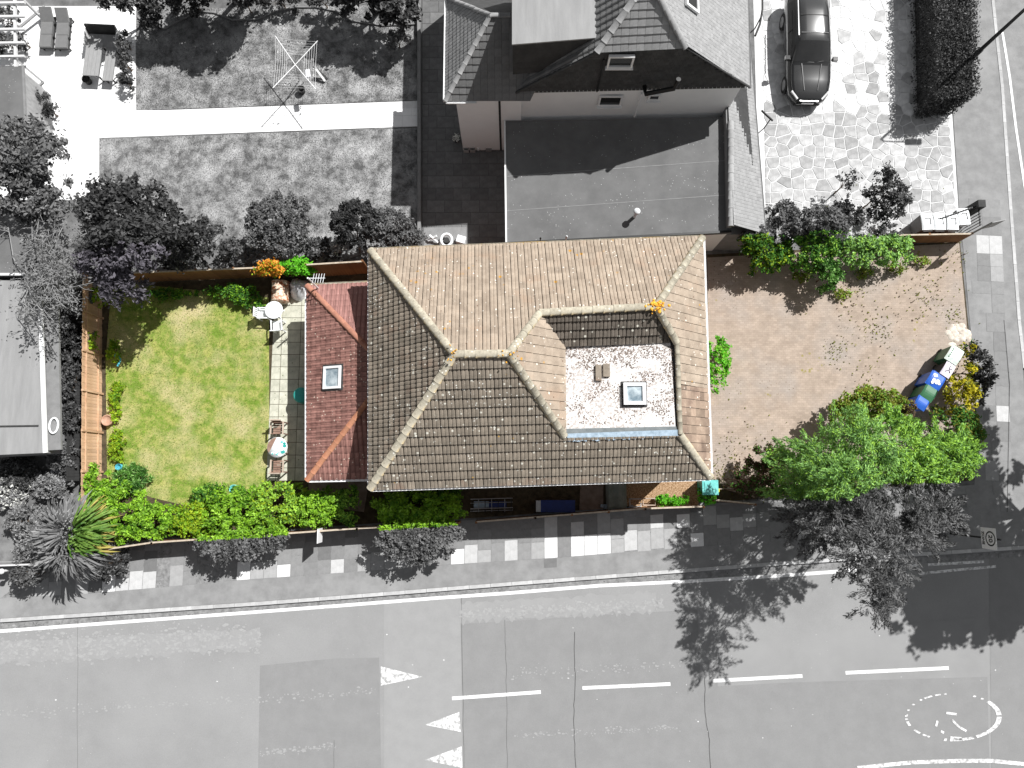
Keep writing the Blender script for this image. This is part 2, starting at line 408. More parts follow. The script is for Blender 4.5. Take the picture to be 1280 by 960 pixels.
def ragged(name, top, bot, m, z, n=60, amp=4):
    """worn band with ragged edges between two image lines"""
    a = []; b = []
    for i in range(n + 1):
        t = i / n
        a.append((top[0][0] + (top[1][0] - top[0][0]) * t, top[0][1] + (top[1][1] - top[0][1]) * t + rnd.uniform(-amp, amp) * rnd.random()))
        b.append((bot[0][0] + (bot[1][0] - bot[0][0]) * t, bot[0][1] + (bot[1][1] - bot[0][1]) * t + rnd.uniform(-amp, amp)))
    mb = MB()
    for i in range(n): mb.sheet([P(*q, z).xy for q in (a[i], a[i + 1], b[i + 1], b[i])], z)
    return struct(name, mb, m)
ragged('worn_strip', ((0, 803), (325, 785)), ((0, 830), (325, 812)), M['asphalt_pale'], z1)
ragged('worn_strip', ((575, 752), (820, 741)), ((575, 778), (820, 764)), M['asphalt_pale'], z2, amp=5)
def flecks(a, b, spread, n, z, m, s=(.012, .05), seed=1):
    r_ = random.Random(seed); mb = MB()
    for i in range(n):
        t = r_.random(); p = P(a[0] + (b[0] - a[0]) * t, a[1] + (b[1] - a[1]) * t + r_.gauss(0, spread), z); k = r_.randint(4, 6); q = r_.uniform(*s); e = r_.uniform(.5, 2); ph = r_.random() * 6
        mb.sheet([(p.x + q * e * math.cos(ph + j / k * 6.283), p.y + q * math.sin(ph + j / k * 6.283) * r_.uniform(.6, 1.2)) for j in range(k)], z + i * 2e-6)
    return tag(mb.build('road_flecks', m), kind='structure')
flecks((0, 893), (470, 864), 3, 240, z2 + .0005, M['asphalt_fleck'], seed=1)
flecks((640, 920), (850, 909), 2, 120, z2 + .0005, M['asphalt_fleck'], seed=2)
flecks((640, 842), (900, 829), 4, 150, z3 + .0005, M['asphalt_fleck'], seed=3)
flecks((0, 812), (325, 797), 9, 900, z2 + .0005, M['asphalt_fleck'], (.02, .08), seed=4)
flecks((575, 768), (830, 755), 4, 600, z3 + .0005, M['asphalt_fleck'], (.015, .07), seed=5)
flecks((325, 942), (420, 932), 2, 120, z2 + .0005, M['asphalt_fleck'], seed=6)
flecks((850, 880), (1280, 860), 40, 26, z3 + .0007, M['paint_worn'], (.01, .03), seed=7)
flecks((0, 850), (850, 820), 45, 26, z3 + .0007, M['paint_worn'], (.01, .03), seed=8)
marks('road_channel', [[(u, kerb_at(u) + 1), (u + 54, kerb_at(u + 54) + 1), (u + 54, kerb_at(u + 54) + 9), (u, kerb_at(u) + 9)] for u in range(-200, 1280, 54)], M['gutter'], z2)
LINE = [(-200, 800), (0, 789), (213, 773), (320, 765), (426, 757), (540, 748), (640, 741), (750, 732), (853, 727), (970, 720), (1040, 715), (1085, 711)]
struct_band('edge_line', [LINE], .15, z3, M['paint'])
struct_band('edge_line', [[(1150, 717), (1190, 713), (1245, 708)], [(1160, 706), (1230, 702)], [(1085, 711), (1150, 706)]], .12, z3, M['paint_worn'])
struct_band('edge_line', [[(1262, 95), (1270, 160), (1282, 240)], [(1253, 40), (1262, 95)]], .12, z3, M['paint'])
struct_band('junction_line', [[(1072, 960), (1110, 956), (1140, 953), (1200, 951), (1240, 951), (1300, 957)]], .16, z3, M['paint_worn'])
for a, b in (((565, 873), (676, 865)), ((728, 860), (838, 855)), ((891, 851), (1003, 845)), ((1057, 841), (1186, 835))):
    struct_band('centre_dash', [[a, b]], .15, z3, M['paint'])
marks('hump_triangle', [[(476, 833), (528, 846), (476, 857)]], M['paint_worn'], z3)
marks('hump_triangle', [[(531, 906), (574, 890), (576, 915)]], M['paint_worn'], z3)
marks('hump_triangle', [[(531, 950), (577, 933), (578, 960)]], M['paint_worn'], z3)
# worn speed roundel with what is left of its numerals
ring = []
for k in range(96):
    a = 2 * math.pi * k / 96
    q = lambda aa, s: (1191 + 58 * s * math.cos(aa), 896 + 29 * s * math.sin(aa))
    strong = (-.75 < (a if a < math.pi else a - 2 * math.pi) < 1.75)
    if rnd.random() < (.85 if strong else .3):
        wd = .055 if strong else .03
        ring.append([q(a, 1 - wd), q(a + .06, 1 - wd), q(a + .06, 1 + wd), q(a, 1 + wd)])
marks('speed_roundel', ring, M['paint_worn'], z4)
struct_band('speed_numeral', [[(1183, 891), (1196, 893)], [(1190, 900), (1198, 908), (1208, 914)], [(1172, 901), (1170, 908)], [(1176, 914), (1180, 916)], [(1188, 922), (1202, 923)]], .10, z4, M['paint_worn'])
cr = []
for pts in ([(718, 790), (719, 850), (717, 900), (720, 960)], [(881, 846), (881, 890), (887, 925), (889, 990)], [(631, 775), (633, 850), (634, 960)], [(418, 925), (416, 990)], [(97, 750), (97, 960)], [(577, 745), (580, 960)]):
    a = []
    for (u0, v0), (u1, v1) in zip(pts, pts[1:]):
        for i in range(8): a.append((u0 + (u1 - u0) * i / 8 + rnd.uniform(-.6, .6), v0 + (v1 - v0) * i / 8))
    a.append(pts[-1]); cr.append(a)
struct_band('road_crack', cr[:2], .024, z3 + .001, M['tar'])
struct_band('road_crack', cr[2:], .010, z3 + .001, M['tar'])

# ------------------------------------------------------------ kerb stones, one by one
kb = tag(MB().prism([(a.x, a.y + .02) for a in KW] + [(a.x, a.y + .03) for a in KW[::-1]], -.29, -.02).build('kerb', M['kerb_stone']), kind='structure')
def stones_along(pts, L, wd, z0, z1, parent, name, m, side=1, gap=.012):
    ws = [P(u, v, 0) for u, v in pts]; n = 0
    for a, b in zip(ws, ws[1:]):
        d = b - a; Lt = d.length; k = max(1, round(Lt / L)); d.normalize(); nn = Vector((-d.y, d.x, 0)) * side
        ang = math.atan2(d.y, d.x); l = Lt / k
        me = MB().box((0, 0, 0), (l - gap, wd, z1 - z0)).mesh(name, m)
        for i in range(k):
            o = link(name, me, parent); c = a + d * (l * (i + .5)) + nn * wd / 2
            o.location = (c.x, c.y, (z0 + z1) / 2 + rnd.uniform(-.004, .004)); o.rotation_euler = (0, 0, ang + rnd.uniform(-.004, .004))
stones_along(KERB[1:10], .914, .16, -.26, .004, kb, 'kerb_stone', M['kerb_stone'])
kb2 = tag(MB().prism([(a.x - .03, a.y) for a in ew] + [(a.x - .02, a.y) for a in ew[::-1]], -.29, -.03).build('kerb', M['kerb_stone']), kind='structure')
stones_along(EAST[1:], .914, .15, -.26, .004, kb2, 'kerb_stone', M['kerb_stone'], side=-1)

# ------------------------------------------------------------ pavement: asphalt body and slabs one by one
FENCE_S = [(-60, 703), (60, 700), (105, 690), (165, 676), (250, 671), (365, 664), (455, 657), (560, 652), (600, 649), (690, 643), (800, 634), (870, 630), (935, 627), (985, 624), (1218, 606)]
def fence_v(u):
    for (u0, v0), (u1, v1) in zip(FENCE_S, FENCE_S[1:]):
        if u0 <= u <= u1: return v0 + (v1 - v0) * (u - u0) / (u1 - u0)
    return FENCE_S[-1][1]
pts = [P(u, v) for u, v in [(-400, 802)] + KERB[1:10]]
body = [(p.x, p.y + .17) for p in pts] + [(p.x - .17, p.y) for p in [P(1283, 460), P(1276, 400), P(1264, 240), P(1255, 110), P(1243, 0), P(1236, -160)]]
body += [P(*q).xy for q in ((1180, -160), (1186, 0), (1192, 150), (1199, 262), (1206, 330), (1212, 400), (1220, 470), (1219, 560), (1218, 600), (1218, 606))]
body += [P(*q).xy for q in FENCE_S[::-1][1:]] + [P(-400, 720).xy]
# concave outline: build it as a fan-safe strip mesh of two pieces
south = [(p.x, p.y + .17) for p in pts] + [P(u, v).xy for u, v in FENCE_S[::-1]] + [P(-400, 720).xy]
pv = MB().prism(south, -.28, 0)
pave = struct('pavement', pv, M['asphalt_path'])
east = [(P(1218, 606) + Vector((.002, .0, 0))).xy] + [(KW[9].x, KW[9].y + .17)] + [(p.x - .17, p.y) for p in [P(1283, 460), P(1276, 400), P(1264, 240), P(1255, 110), P(1243, 0), P(1236, -160)]] + [P(*q).xy for q in ((1180, -160), (1186, 0), (1192, 150), (1199, 262), (1206, 330), (1212, 400), (1220, 470), (1219, 560))]
side_pave = struct('side_pavement', MB().prism(east, -.28, -.0005), M['asphalt_path'])
corner_fill = None
BL = [(-120, 757), (0, 748), (100, 743), (195, 735), (290, 726), (430, 716), (560, 706), (700, 697), (860, 684), (975, 677), (1200, 660)]
BLW = [P(u, v) for u, v in BL]; FLW = [P(u, v + 3) for u, v in FENCE_S]
def yat(line, x):
    for a, b in zip(line, line[1:]):
        if a.x <= x <= b.x: return a.y + (b.y - a.y) * (x - a.x) / (b.x - a.x)
    return line[-1].y
x0 = P(680.5, 690).x; W_ = .606
def bl_v(u):
    for (u0, v0), (u1, v1) in zip(BL, BL[1:]):
        if u0 <= u <= u1: return v0 + (v1 - v0) * (u - u0) / (u1 - u0)
    return 680
bed = tag(MB().sheet([(p.x, p.y) for p in BLW[1:]] + [(p.x, p.y) for p in FLW[::-1] if p.x > BLW[1].x and p.x < 21], .0015).build('slab_bed', M['gutter']), kind='structure')
bright = {}   # image column centre, image row, tone index
for u, v, t in [(567, 690, 6), (597, 690, 5), (638, 685, 5), (688, 688, 6), (688, 665, 5), (721, 685, 6), (721, 662, 5), (737, 680, 6), (753, 682, 6), (754, 660, 4), (783, 680, 5), (799, 668, 5), (799, 685, 4),
                (815, 658, 5), (815, 680, 4), (832, 676, 4), (848, 655, 6), (864, 660, 6), (864, 675, 6), (880, 645, 4), (896, 635, 4), (913, 640, 5), (929, 632, 4), (896, 672, 3), (929, 660, 3), (945, 660, 3), (961, 660, 3),
                (347, 708, 6), (331, 710, 4), (315, 712, 4), (298, 715, 6), (380, 703, 5), (364, 705, 3), (187, 722, 5), (171, 722, 5), (155, 725, 5), (130, 730, 6), (140, 728, 6), (70, 735, 4), (54, 740, 4), (38, 745, 3), (22, 745, 5), (215, 720, 4),
                (430, 700, 5), (600, 665, 3), (655, 655, 2), (672, 655, 3), (737, 640, 2), (770, 655, 4)]:
    x = P(u, v).x; bright[(math.floor((x - x0) / W_), 0 if v > (bl_v(u) + fence_v(u)) / 2 + 1 else 1)] = t
slab_me = {}
def slab(parent, poly4, tone, zt=.006, name='slab'):
    c = sum((Vector((p[0], p[1], 0)) for p in poly4), Vector()) / len(poly4)
    mb = MB().prism([((p[0] - c.x), (p[1] - c.y)) for p in poly4], -.03, zt + rnd.uniform(-.002, .003))
    o = link(name, mb.mesh(name, tone), parent); o.location = (c.x, c.y, 0); return o
g_ = .011
k0 = math.floor((P(-20, 740).x - x0) / W_); k1 = math.floor((P(1215, 665).x - x0) / W_)
for k in range(k0, k1 + 1):
    xa = x0 + k * W_ + g_; xb = xa + W_ - 2 * g_; xm = (xa + xb) / 2
    lo = yat(BLW, xm); hi = yat(FLW, xm); sl = (yat(BLW, xm + .5) - yat(BLW, xm - .5)); u = Q((xm, lo, 0))[0]
    if u < 20 : continue
    if 195 < u < 290 and rnd.random() < .5: continue
    lo2 = lo + rnd.uniform(-.05, .05) * (u > 780); cut = lo2 + rnd.choice([.62, .92, .92, .75]) * (1 if u > 640 else rnd.choice([1, .9]))
    y = lo2; row = 0
    while y < hi - .12:
        top = min(cut if row == 0 else (y + rnd.choice([.62, .92])), hi)
        if hi - top < .2: top = hi
        tone = bright.get((k, min(row, 1)))
        if tone is None: tone = rnd.choice([2, 3, 3, 4, 3, 4] if u < 640 else [3, 3, 4, 3, 2]) if row == 0 else rnd.choice([1, 2, 3, 3, 2])
        elif row > 1: tone = 2
        s2 = sl * (xb - xa) / 2
        slab(pave, [(xa, y + g_ - s2), (xb, y + g_ + s2), (xb, top - g_ + s2), (xa, top - g_ - s2)], M['slab%d' % tone])
        y = top; row += 1
slab(pave, [P(680, 699).xy, P(696, 698).xy, P(696, 709).xy, P(680, 710).xy], M['slab1'])
# side pavement slabs
A = P(1262, 420); B = P(1240, 262); d = (P(1253, 300) - P(1268, 640)).normalized(); nrm = Vector((-d.y, d.x, 0))     # left-hand normal points west
base = P(1268, 640) + nrm * .02
rows = []; s = 0
toneE = {(1258, 263): 5}
while s < 14.6:
    L = rnd.choice([.62, .75, .92]); cols = [0, .62, 1.24, 1.86, 2.5]; off = rnd.choice([0, .3])
    c0 = -.0
    while c0 < 3.2:
        wd = rnd.choice([.62, .62, .92])
        a = base + d * (s + .006) + nrm * (c0 + .006); b = base + d * (s + .006) + nrm * (c0 + wd - .006)
        cpt = base + d * (s + L / 2) + nrm * (c0 + wd / 2); u, v = Q(cpt)
        lim = 1200 + (v - 262) * .13 if v < 480 else 1224
        uu = Q(base + d * (s + L / 2) + nrm * (c0 + wd))[0]
        if uu > lim + 1 and v > 258:
            t = rnd.choice([2, 3, 3, 3, 4, 2])
            if abs(u - 1226) < 9 and abs(v - 304) < 12: t = 5
            if abs(u - 1245) < 9 and abs(v - 304) < 12: t = 5
            if abs(u - 1252) < 10 and abs(v - 345) < 12: t = 4
            if abs(u - 1242) < 9 and abs(v - 493) < 12: t = 5
            if abs(u - 1255) < 9 and abs(v - 512) < 12: t = 5
            slab(side_pave, [a.xy, (a + d * (L - .012)).xy, (b + d * (L - .012)).xy, b.xy], M['slab%d' % t])
        c0 += wd
    s += L
struct_band('kerb_joint', [[(1255, 400), (1262, 480), (1259, 640)]], .03, .012, M['tar'])

# ------------------------------------------------------------ plot ground
ALLG = [(-200, -250), (1186, -160), (1186, 0), (1192, 150), (1199, 262), (1206, 330), (1212, 400), (1220, 470), (1219, 560), (1218, 606), (985, 625), (800, 635), (690, 644), (600, 650), (455, 658), (165, 677), (60, 701), (-200, 708)]
struct('garden_soil', MB().prism([P(*q).xy for q in ALLG], -.28, -.012), M['earth'])
PLOTPX = [(104, 352), (395, 334), (463, 330), (630, 322), (885, 318), (1200, 302), (1208, 380), (1213, 430), (1220, 470), (1219, 600), (985, 622), (800, 632), (600, 647), (455, 655), (165, 674), (104, 690)]
struct('plot_soil', MB().sheet([P(*q).xy for q in PLOTPX], -.006), M['soil'])
LAWN = [(140, 352), (240, 362), (336, 372), (337, 600), (300, 625), (240, 634), (190, 622), (134, 600), (132, 450)]
struct('lawn', MB().sheet([P(*q, .004).xy for q in LAWN], .004), M['lawn'])
DRIVE = [(884, 322), (1199, 304), (1206, 380), (1211, 432), (1219, 470), (1218, 560), (980, 612), (890, 604), (886, 480)]
struct('driveway', MB().sheet([P(*q).xy for q in DRIVE], .0), M['block_paving'])
struct('gravel_bed', MB().sheet([P(*q).xy for q in ((778, 590), (890, 590), (872, 632), (782, 634))], .002), M['gravel_brown'])
struct('concrete_slab', MB().prism([P(*q).xy for q in ((726, 590), (754, 590), (754, 636), (724, 638))], -.004, .05), M['concrete_brown'])
struct('concrete_slab', MB().prism([P(*q).xy for q in ((385, 598), (462, 598), (455, 640), (388, 632))], -.004, .03), M['concrete_brown'])
# patio of slabs
pat = struct('patio', MB().prism([P(*q).xy for q in ((338, 376), (400, 372), (400, 602), (338, 602))], -.01, .012), M['soil'])
xs = [P(338, 490).x, P(349.5, 490).x, P(373, 490).x, P(397, 490).x]
y = P(350, 601).y
while y < P(350, 378).y:
    for a, b in zip(xs, xs[1:]):
        slab(pat, [(a + .012, y + .012), (b - .012, y + .012), (b - .012, y + .578), (a + .012, y + .578)], M['patio'], .03)
    y += .59
# concrete patch at the drive mouth
me = MB()
for i in range(26):
    u = 1199 + rnd.gauss(0, 6); v = 415 + rnd.gauss(0, 7); p = P(u, v)
    r = rnd.uniform(.1, .26); me.lathe((p.x, p.y, -.01), [(r, 0), (r * .8, .03), (r * .35, .05), (.001, .052)], n=9, sx=1, sy=rnd.uniform(.7, 1.2))
struct('cement_patch', me, M['cement'])

# ------------------------------------------------------------ neighbour's back garden
def grid_slabs(parent, polypx, w, h, m, zt, joint=.008, name='paving_slab', tones=None, stag=True):
    ws = [P(*q) for q in polypx]; xs = [p.x for p in ws]; ys = [p.y for p in ws]
    pl = [(p.x, p.y) for p in ws]
    if ngon_area(pl) < 0: pl = pl[::-1]
    y = min(ys); r = 0
    while y < max(ys):
        x = min(xs) - (w * .5 if (r % 2 and stag) else 0)
        while x < max(xs):
            ww = w
            q = clip([(x + joint, y + joint), (x + ww - joint, y + joint), (x + ww - joint, y + h - joint), (x + joint, y + h - joint)], pl)
            if len(q) > 2 and abs(ngon_area(q)) > .03: slab(parent, q, tones(x, y) if tones else m, zt, name)
            x += ww
        y += h; r += 1
def clip(sub, cl):
    out = list(sub)
    for i in range(len(cl)):
        a = cl[i]; b = cl[(i + 1) % len(cl)]; inp = out; out = []
        if not inp: break
        f = lambda p: (b[0] - a[0]) * (p[1] - a[1]) - (b[1] - a[1]) * (p[0] - a[0])
        for j in range(len(inp)):
            p = inp[j]; q = inp[(j + 1) % len(inp)]; fp = f(p); fq = f(q)
            if fp >= 0: out.append(p)
            if (fp >= 0) != (fq >= 0):
                t = fp / (fp - fq); out.append((p[0] + (q[0] - p[0]) * t, p[1] + (q[1] - p[1]) * t))
    return out
wp = struct('white_patio', MB().prism([P(*q).xy for q in ((-60, 8), (170, 8), (170, 139), (523, 126), (523, 158), (124, 173), (124, 250), (-60, 250))], -.011, .0), M['joint_pale'])
grid_slabs(wp, [(-40, 8), (169, 8), (170, 139), (-40, 139)], .6, .6, M['white_paving'], .02)
grid_slabs(wp, [(170.5, 138.2), (523, 126), (523, 158), (124.5, 172.5), (60, 173), (60, 139)], .9, .6, M['white_paving'], .02)
grid_slabs(wp, [(30, 173.5), (123.5, 173.5), (122, 245), (30, 245)], .6, .6, M['white_paving'], .02)
GL = [[(171, 12), (521, 5), (521, 125), (170, 138)], [(125, 174), (521, 160), (522, 290), (420, 330), (125, 300)]]
for q in GL: struct('neighbour_lawn', MB().sheet([P(*a, .006).xy for a in q], .006), M['grass_grey'])
dp = struct('side_path', MB().prism([P(*q).xy for q in ((527, -40), (640, -40), (640, 312), (527, 312))], -.011, .002), M['joint_dark'])
grid_slabs(dp, [(528, -30), (636, -30), (632, 312), (528, 312)], .85, .62, M['path_slab'], .02, name='path_slab')
slab(dp, [P(*q).xy for q in ((530, 285), (583, 284), (583, 312), (530, 312))], M['slab3'], .035, 'path_slab')  # paler slab stands for a sunlit patch, the sunlight put into its tone
# crazy paving on the front drive: voronoi stones by clipping
fd = struct('front_drive', MB().prism([P(*q).xy for q in ((940, -60), (1130, -60), (1190, 140), (1198, 262), (1196, 300), (950, 300))], -.011, .002), M['joint_pale'])
dq = [P(*q) for q in ((952, -40), (1128, -40), (1186, 150), (1195, 258), (1190, 290), (958, 300))]
dpl = [(p.x, p.y) for p in dq]
if ngon_area(dpl) < 0: dpl = dpl[::-1]
r2 = random.Random(3); seeds = []
xm0, xm1 = min(p[0] for p in dpl), max(p[0] for p in dpl); ym0, ym1 = min(p[1] for p in dpl), max(p[1] for p in dpl)
sp = .56; yy = ym0
while yy < ym1 + sp:
    xx = xm0
    while xx < xm1 + sp:
        seeds.append((xx + r2.uniform(-.2, .2), yy + r2.uniform(-.2, .2))); xx += sp
    yy += sp
for i, s_ in enumerate(seeds):
    cell = [(s_[0] - .6, s_[1] - .6), (s_[0] + .6, s_[1] - .6), (s_[0] + .6, s_[1] + .6), (s_[0] - .6, s_[1] + .6)]
    for t in seeds:
        if t is s_ or abs(t[0] - s_[0]) > 1.4 or abs(t[1] - s_[1]) > 1.4: continue
        mx = ((s_[0] + t[0]) / 2, (s_[1] + t[1]) / 2); dx, dy = t[0] - s_[0], t[1] - s_[1]; l = math.hypot(dx, dy)
        mx = (mx[0] - dx / l * .025, mx[1] - dy / l * .025)
        a = (mx[0] + dy * 5, mx[1] - dx * 5); b = (mx[0] - dy * 5, mx[1] + dx * 5)
        out = []; f = lambda p: (p[0] - mx[0]) * dx + (p[1] - mx[1]) * dy
        for j in range(len(cell)):
            p = cell[j]; q = cell[(j + 1) % len(cell)]; fp = f(p); fq = f(q)
            if fp <= 0: out.append(p)
            if (fp <= 0) != (fq <= 0):
                tt = fp / (fp - fq); out.append((p[0] + (q[0] - p[0]) * tt, p[1] + (q[1] - p[1]) * tt))
        cell = out
        if not cell: break
    cell = clip(cell, dpl) if cell else cell
    if len(cell) > 2 and abs(ngon_area(cell)) > .02:
        v = Q((s_[0], s_[1], 0)); br = v[1] < 140 - (v[0] - 960) * .02 and r2.random() < .85
        slab(fd, cell, M['crazy_stone_bright'] if br else M['crazy_stone'], .02, 'stone')

# ------------------------------------------------------------ foliage
def leaf_mesh(name, pts, size, mats, seed=0, up=.6, asp=.5, axis=None, grey_by_plot=True):
    g = np.random.default_rng(seed); n = len(pts); pts = np.asarray(pts, float)
    nr = g.normal(size=(n, 3)); nr[:, 2] = np.abs(nr[:, 2]) + up; nr /= np.linalg.norm(nr, axis=1)[:, None]
    dr = g.normal(size=(n, 3)) if axis is None else np.asarray(axis) + g.normal(size=(n, 3)) * .35
    dr -= nr * (dr * nr).sum(1)[:, None]; dr /= np.linalg.norm(dr, axis=1)[:, None] + 1e-9
    sd_ = np.cross(nr, dr); L = (size * g.uniform(.6, 1.35, n))[:, None]; Wd = L * asp * .5
    v = np.stack([pts - dr * L * .5, pts + sd_ * Wd, pts + dr * L * .5, pts - sd_ * Wd], 1).reshape(-1, 3)
    me = bpy.data.meshes.new(name); me.vertices.add(4 * n); me.vertices.foreach_set('co', v.ravel())
    me.loops.add(4 * n); me.loops.foreach_set('vertex_index', np.arange(4 * n, dtype=np.int32))
    me.polygons.add(n); me.polygons.foreach_set('loop_start', np.arange(0, 4 * n, 4, dtype=np.int32))
    try: me.polygons.foreach_set('loop_total', np.full(n, 4, dtype=np.int32))
    except Exception: pass
    for m in mats: me.materials.append(m)
    idx = np.zeros(n, np.int32)
    if len(mats) == 3:                                   # first two inside the plot (mixed), third outside
        idx = (g.random(n) < .3).astype(np.int32)
        idx[~in_plot(pts[:, 0], pts[:, 1])] = 2
    elif len(mats) == 2:
        idx = (g.random(n) < .3).astype(np.int32)
    me.polygons.foreach_set('material_index', idx)
    me.update(calc_edges=True); return me
def blob_points(blobs, n, seed, clump=.22, lo=.55, spray=0):
    g = np.random.default_rng(seed); out = []; axs = []
    vol = np.array([b[3] * b[4] + b[3] * b[5] for b in blobs]); vol = vol / vol.sum()
    for b, f in zip(blobs, vol):
        k = max(6, int(3.2 * (b[3] * b[4] + .5 * b[3] * b[5]) / (clump * clump) * .5)); m = int(n * f)
        d = g.normal(size=(k, 3)); d[:, 2] = np.abs(d[:, 2]) * 1.0 - .25; d /= np.linalg.norm(d, axis=1)[:, None]
        kk = int(k * .62); r_ = np.sqrt(g.random(kk)); a_ = g.random(kk) * 6.2832      # even cover seen from above
        d[:kk] = np.stack([r_ * np.cos(a_), r_ * np.sin(a_), np.sqrt(1 - r_ * r_)], 1)
        rr = lo + (1.06 - lo) * g.random((k, 1)) ** .6
        c = np.array(b[:3]) + d * rr * np.array(b[3:6])
        i = g.integers(0, k, m)
        p = c[i] + g.normal(size=(m, 3)) * clump * np.array([.5, .5, .4]) * g.uniform(.5, 1.3, (k, 1))[i]
        if spray:
            ax_ = d * np.array([1, 1, .35]) + g.normal(size=(k, 3)) * .35 + np.array([0, 0, -.15]); ax_ /= np.linalg.norm(ax_, axis=1)[:, None]
            t_ = g.random(m); w_ = (1 - t_ * .75) * clump * .45
            p = c[i] + ax_[i] * ((t_ - .4) * clump * spray)[:, None] + g.normal(size=(m, 3)) * w_[:, None]
            axs.append(ax_[i])
        out.append(p)
    if spray: blob_points.axes = np.concatenate(axs)
    p = np.concatenate(out); p[:, 2] = np.maximum(p[:, 2], .03); return p
def plant(name, label, cat, blobs, n, size, mats, base=None, trunk=None, seed=1, clump=.22, lo=.55, group=None, asp=.5, up=.6, crown='foliage', barkm='bark', branches=5, spray=0):
    """blobs: (x, y, z, rx, ry, rz) in metres"""
    cx = sum(b[0] for b in blobs) / len(blobs); cy = sum(b[1] for b in blobs) / len(blobs)
    base = base or (cx, cy, 0)
    t = thing(name, label, cat, base, group=group)
    pts = blob_points(blobs, n, seed, clump, lo, spray) - np.array(base)
    class _: pass
    pw = pts + np.array(base)
    me = leaf_mesh(crown, pw, size, [L_[m] for m in mats], seed, up, asp, axis=blob_points.axes if spray else None)
    co = np.empty(len(me.vertices) * 3); me.vertices.foreach_get('co', co); co = co.reshape(-1, 3) - np.array(base)
    me.vertices.foreach_set('co', co.ravel()); me.update()
    link(crown, me, t)
    tr = trunk or .04
    top = min(b[2] for b in blobs); mb = MB(); rr = random.Random(seed)
    b0 = Vector(base) + Vector((0, 0, -.02))
    fork = b0 + Vector((0, 0, top * .6)) + (Vector((cx, cy, 0)) - Vector((base[0], base[1], 0))) * .4
    mb.tube([b0, b0.lerp(fork, .5) + Vector((rr.uniform(-.05, .05), rr.uniform(-.05, .05), 0)), fork], tr, 8, r2=tr * .7)
    for b in blobs:
        for i in range(max(2, branches // len(blobs) + 1)):
            e = Vector((b[0] + rr.uniform(-.6, .6) * b[3], b[1] + rr.uniform(-.6, .6) * b[4], b[2] + rr.uniform(-.2, .6) * b[5]))
            mid = fork.lerp(e, .5) + Vector((0, 0, .1 * b[5]))
            mb.tube([fork, mid, e], tr * .38, 6, r2=tr * .08, cap=False)
    mb.build('trunk' if tr > .06 else 'stem', M[barkm], t)
    return t
def blob(u, v, ru, rv, z, rz):
    """crown ellipsoid whose centre is seen at (u,v) when it stands at height z"""
    p = P(u, v, z); s = (H - z) / F
    return (p.x, p.y, z, ru * s, rv * s, rz)
def shrub(label, u, v, ru, rv, h, mats, n=None, size=.14, seed=1, name='shrub', cat='shrub', extra=(), clump=.17, **kw):
    bl = [blob(u, v, ru, rv, h * .5, h * .52)] + [blob(*e) for e in extra]
    n = n or int(ru * rv * 5 + sum(e[2] * e[3] * 5 for e in extra))
    return plant(name, label, cat, bl, n, size, mats, seed=seed, clump=clump, **kw)
def grass(name, polys, n, h, mats, seed, wd=.012):
    g = np.random.default_rng(seed); P3 = []
    for pl in polys:
        ws = [P(*q) for q in pl]; xs = [p.x for p in ws]; ys = [p.y for p in ws]
        k = int(n / len(polys)); x = g.uniform(min(xs), max(xs), k * 2); y = g.uniform(min(ys), max(ys), k * 2)
        c = np.zeros(x.shape, bool); m = len(ws)
        for i in range(m):
            a, b = ws[i], ws[(i + 1) % m]
            c ^= ((a.y > y) != (b.y > y)) & (x < (b.x - a.x) * (y - a.y) / (b.y - a.y + 1e-12) + a.x)
        P3.append(np.stack([x[c], y[c], np.full(c.sum(), .005)], 1)[:k])
    p = np.concatenate(P3); k = len(p); a = g.uniform(0, 6.283, k); s = np.stack([np.cos(a), np.sin(a), a * 0], 1) * wd
    tip = p + np.stack([g.normal(0, h * .5, k), g.normal(0, h * .5, k), g.uniform(.5, 1.2, k) * h], 1)
    v = np.stack([p - s, p + s, tip], 1).reshape(-1, 3)
    me = bpy.data.meshes.new(name); me.vertices.add(3 * k); me.vertices.foreach_set('co', v.ravel())
    me.loops.add(3 * k); me.loops.foreach_set('vertex_index', np.arange(3 * k, dtype=np.int32))
    me.polygons.add(k); me.polygons.foreach_set('loop_start', np.arange(0, 3 * k, 3, dtype=np.int32))
    for m in mats: me.materials.append(L_[m])
    me.polygons.foreach_set('material_index', (g.random(k) < .35).astype(np.int32) if len(mats) > 1 else np.zeros(k, np.int32))
    me.update(calc_edges=True)
    o = link(name, me); return tag(o, kind='stuff')

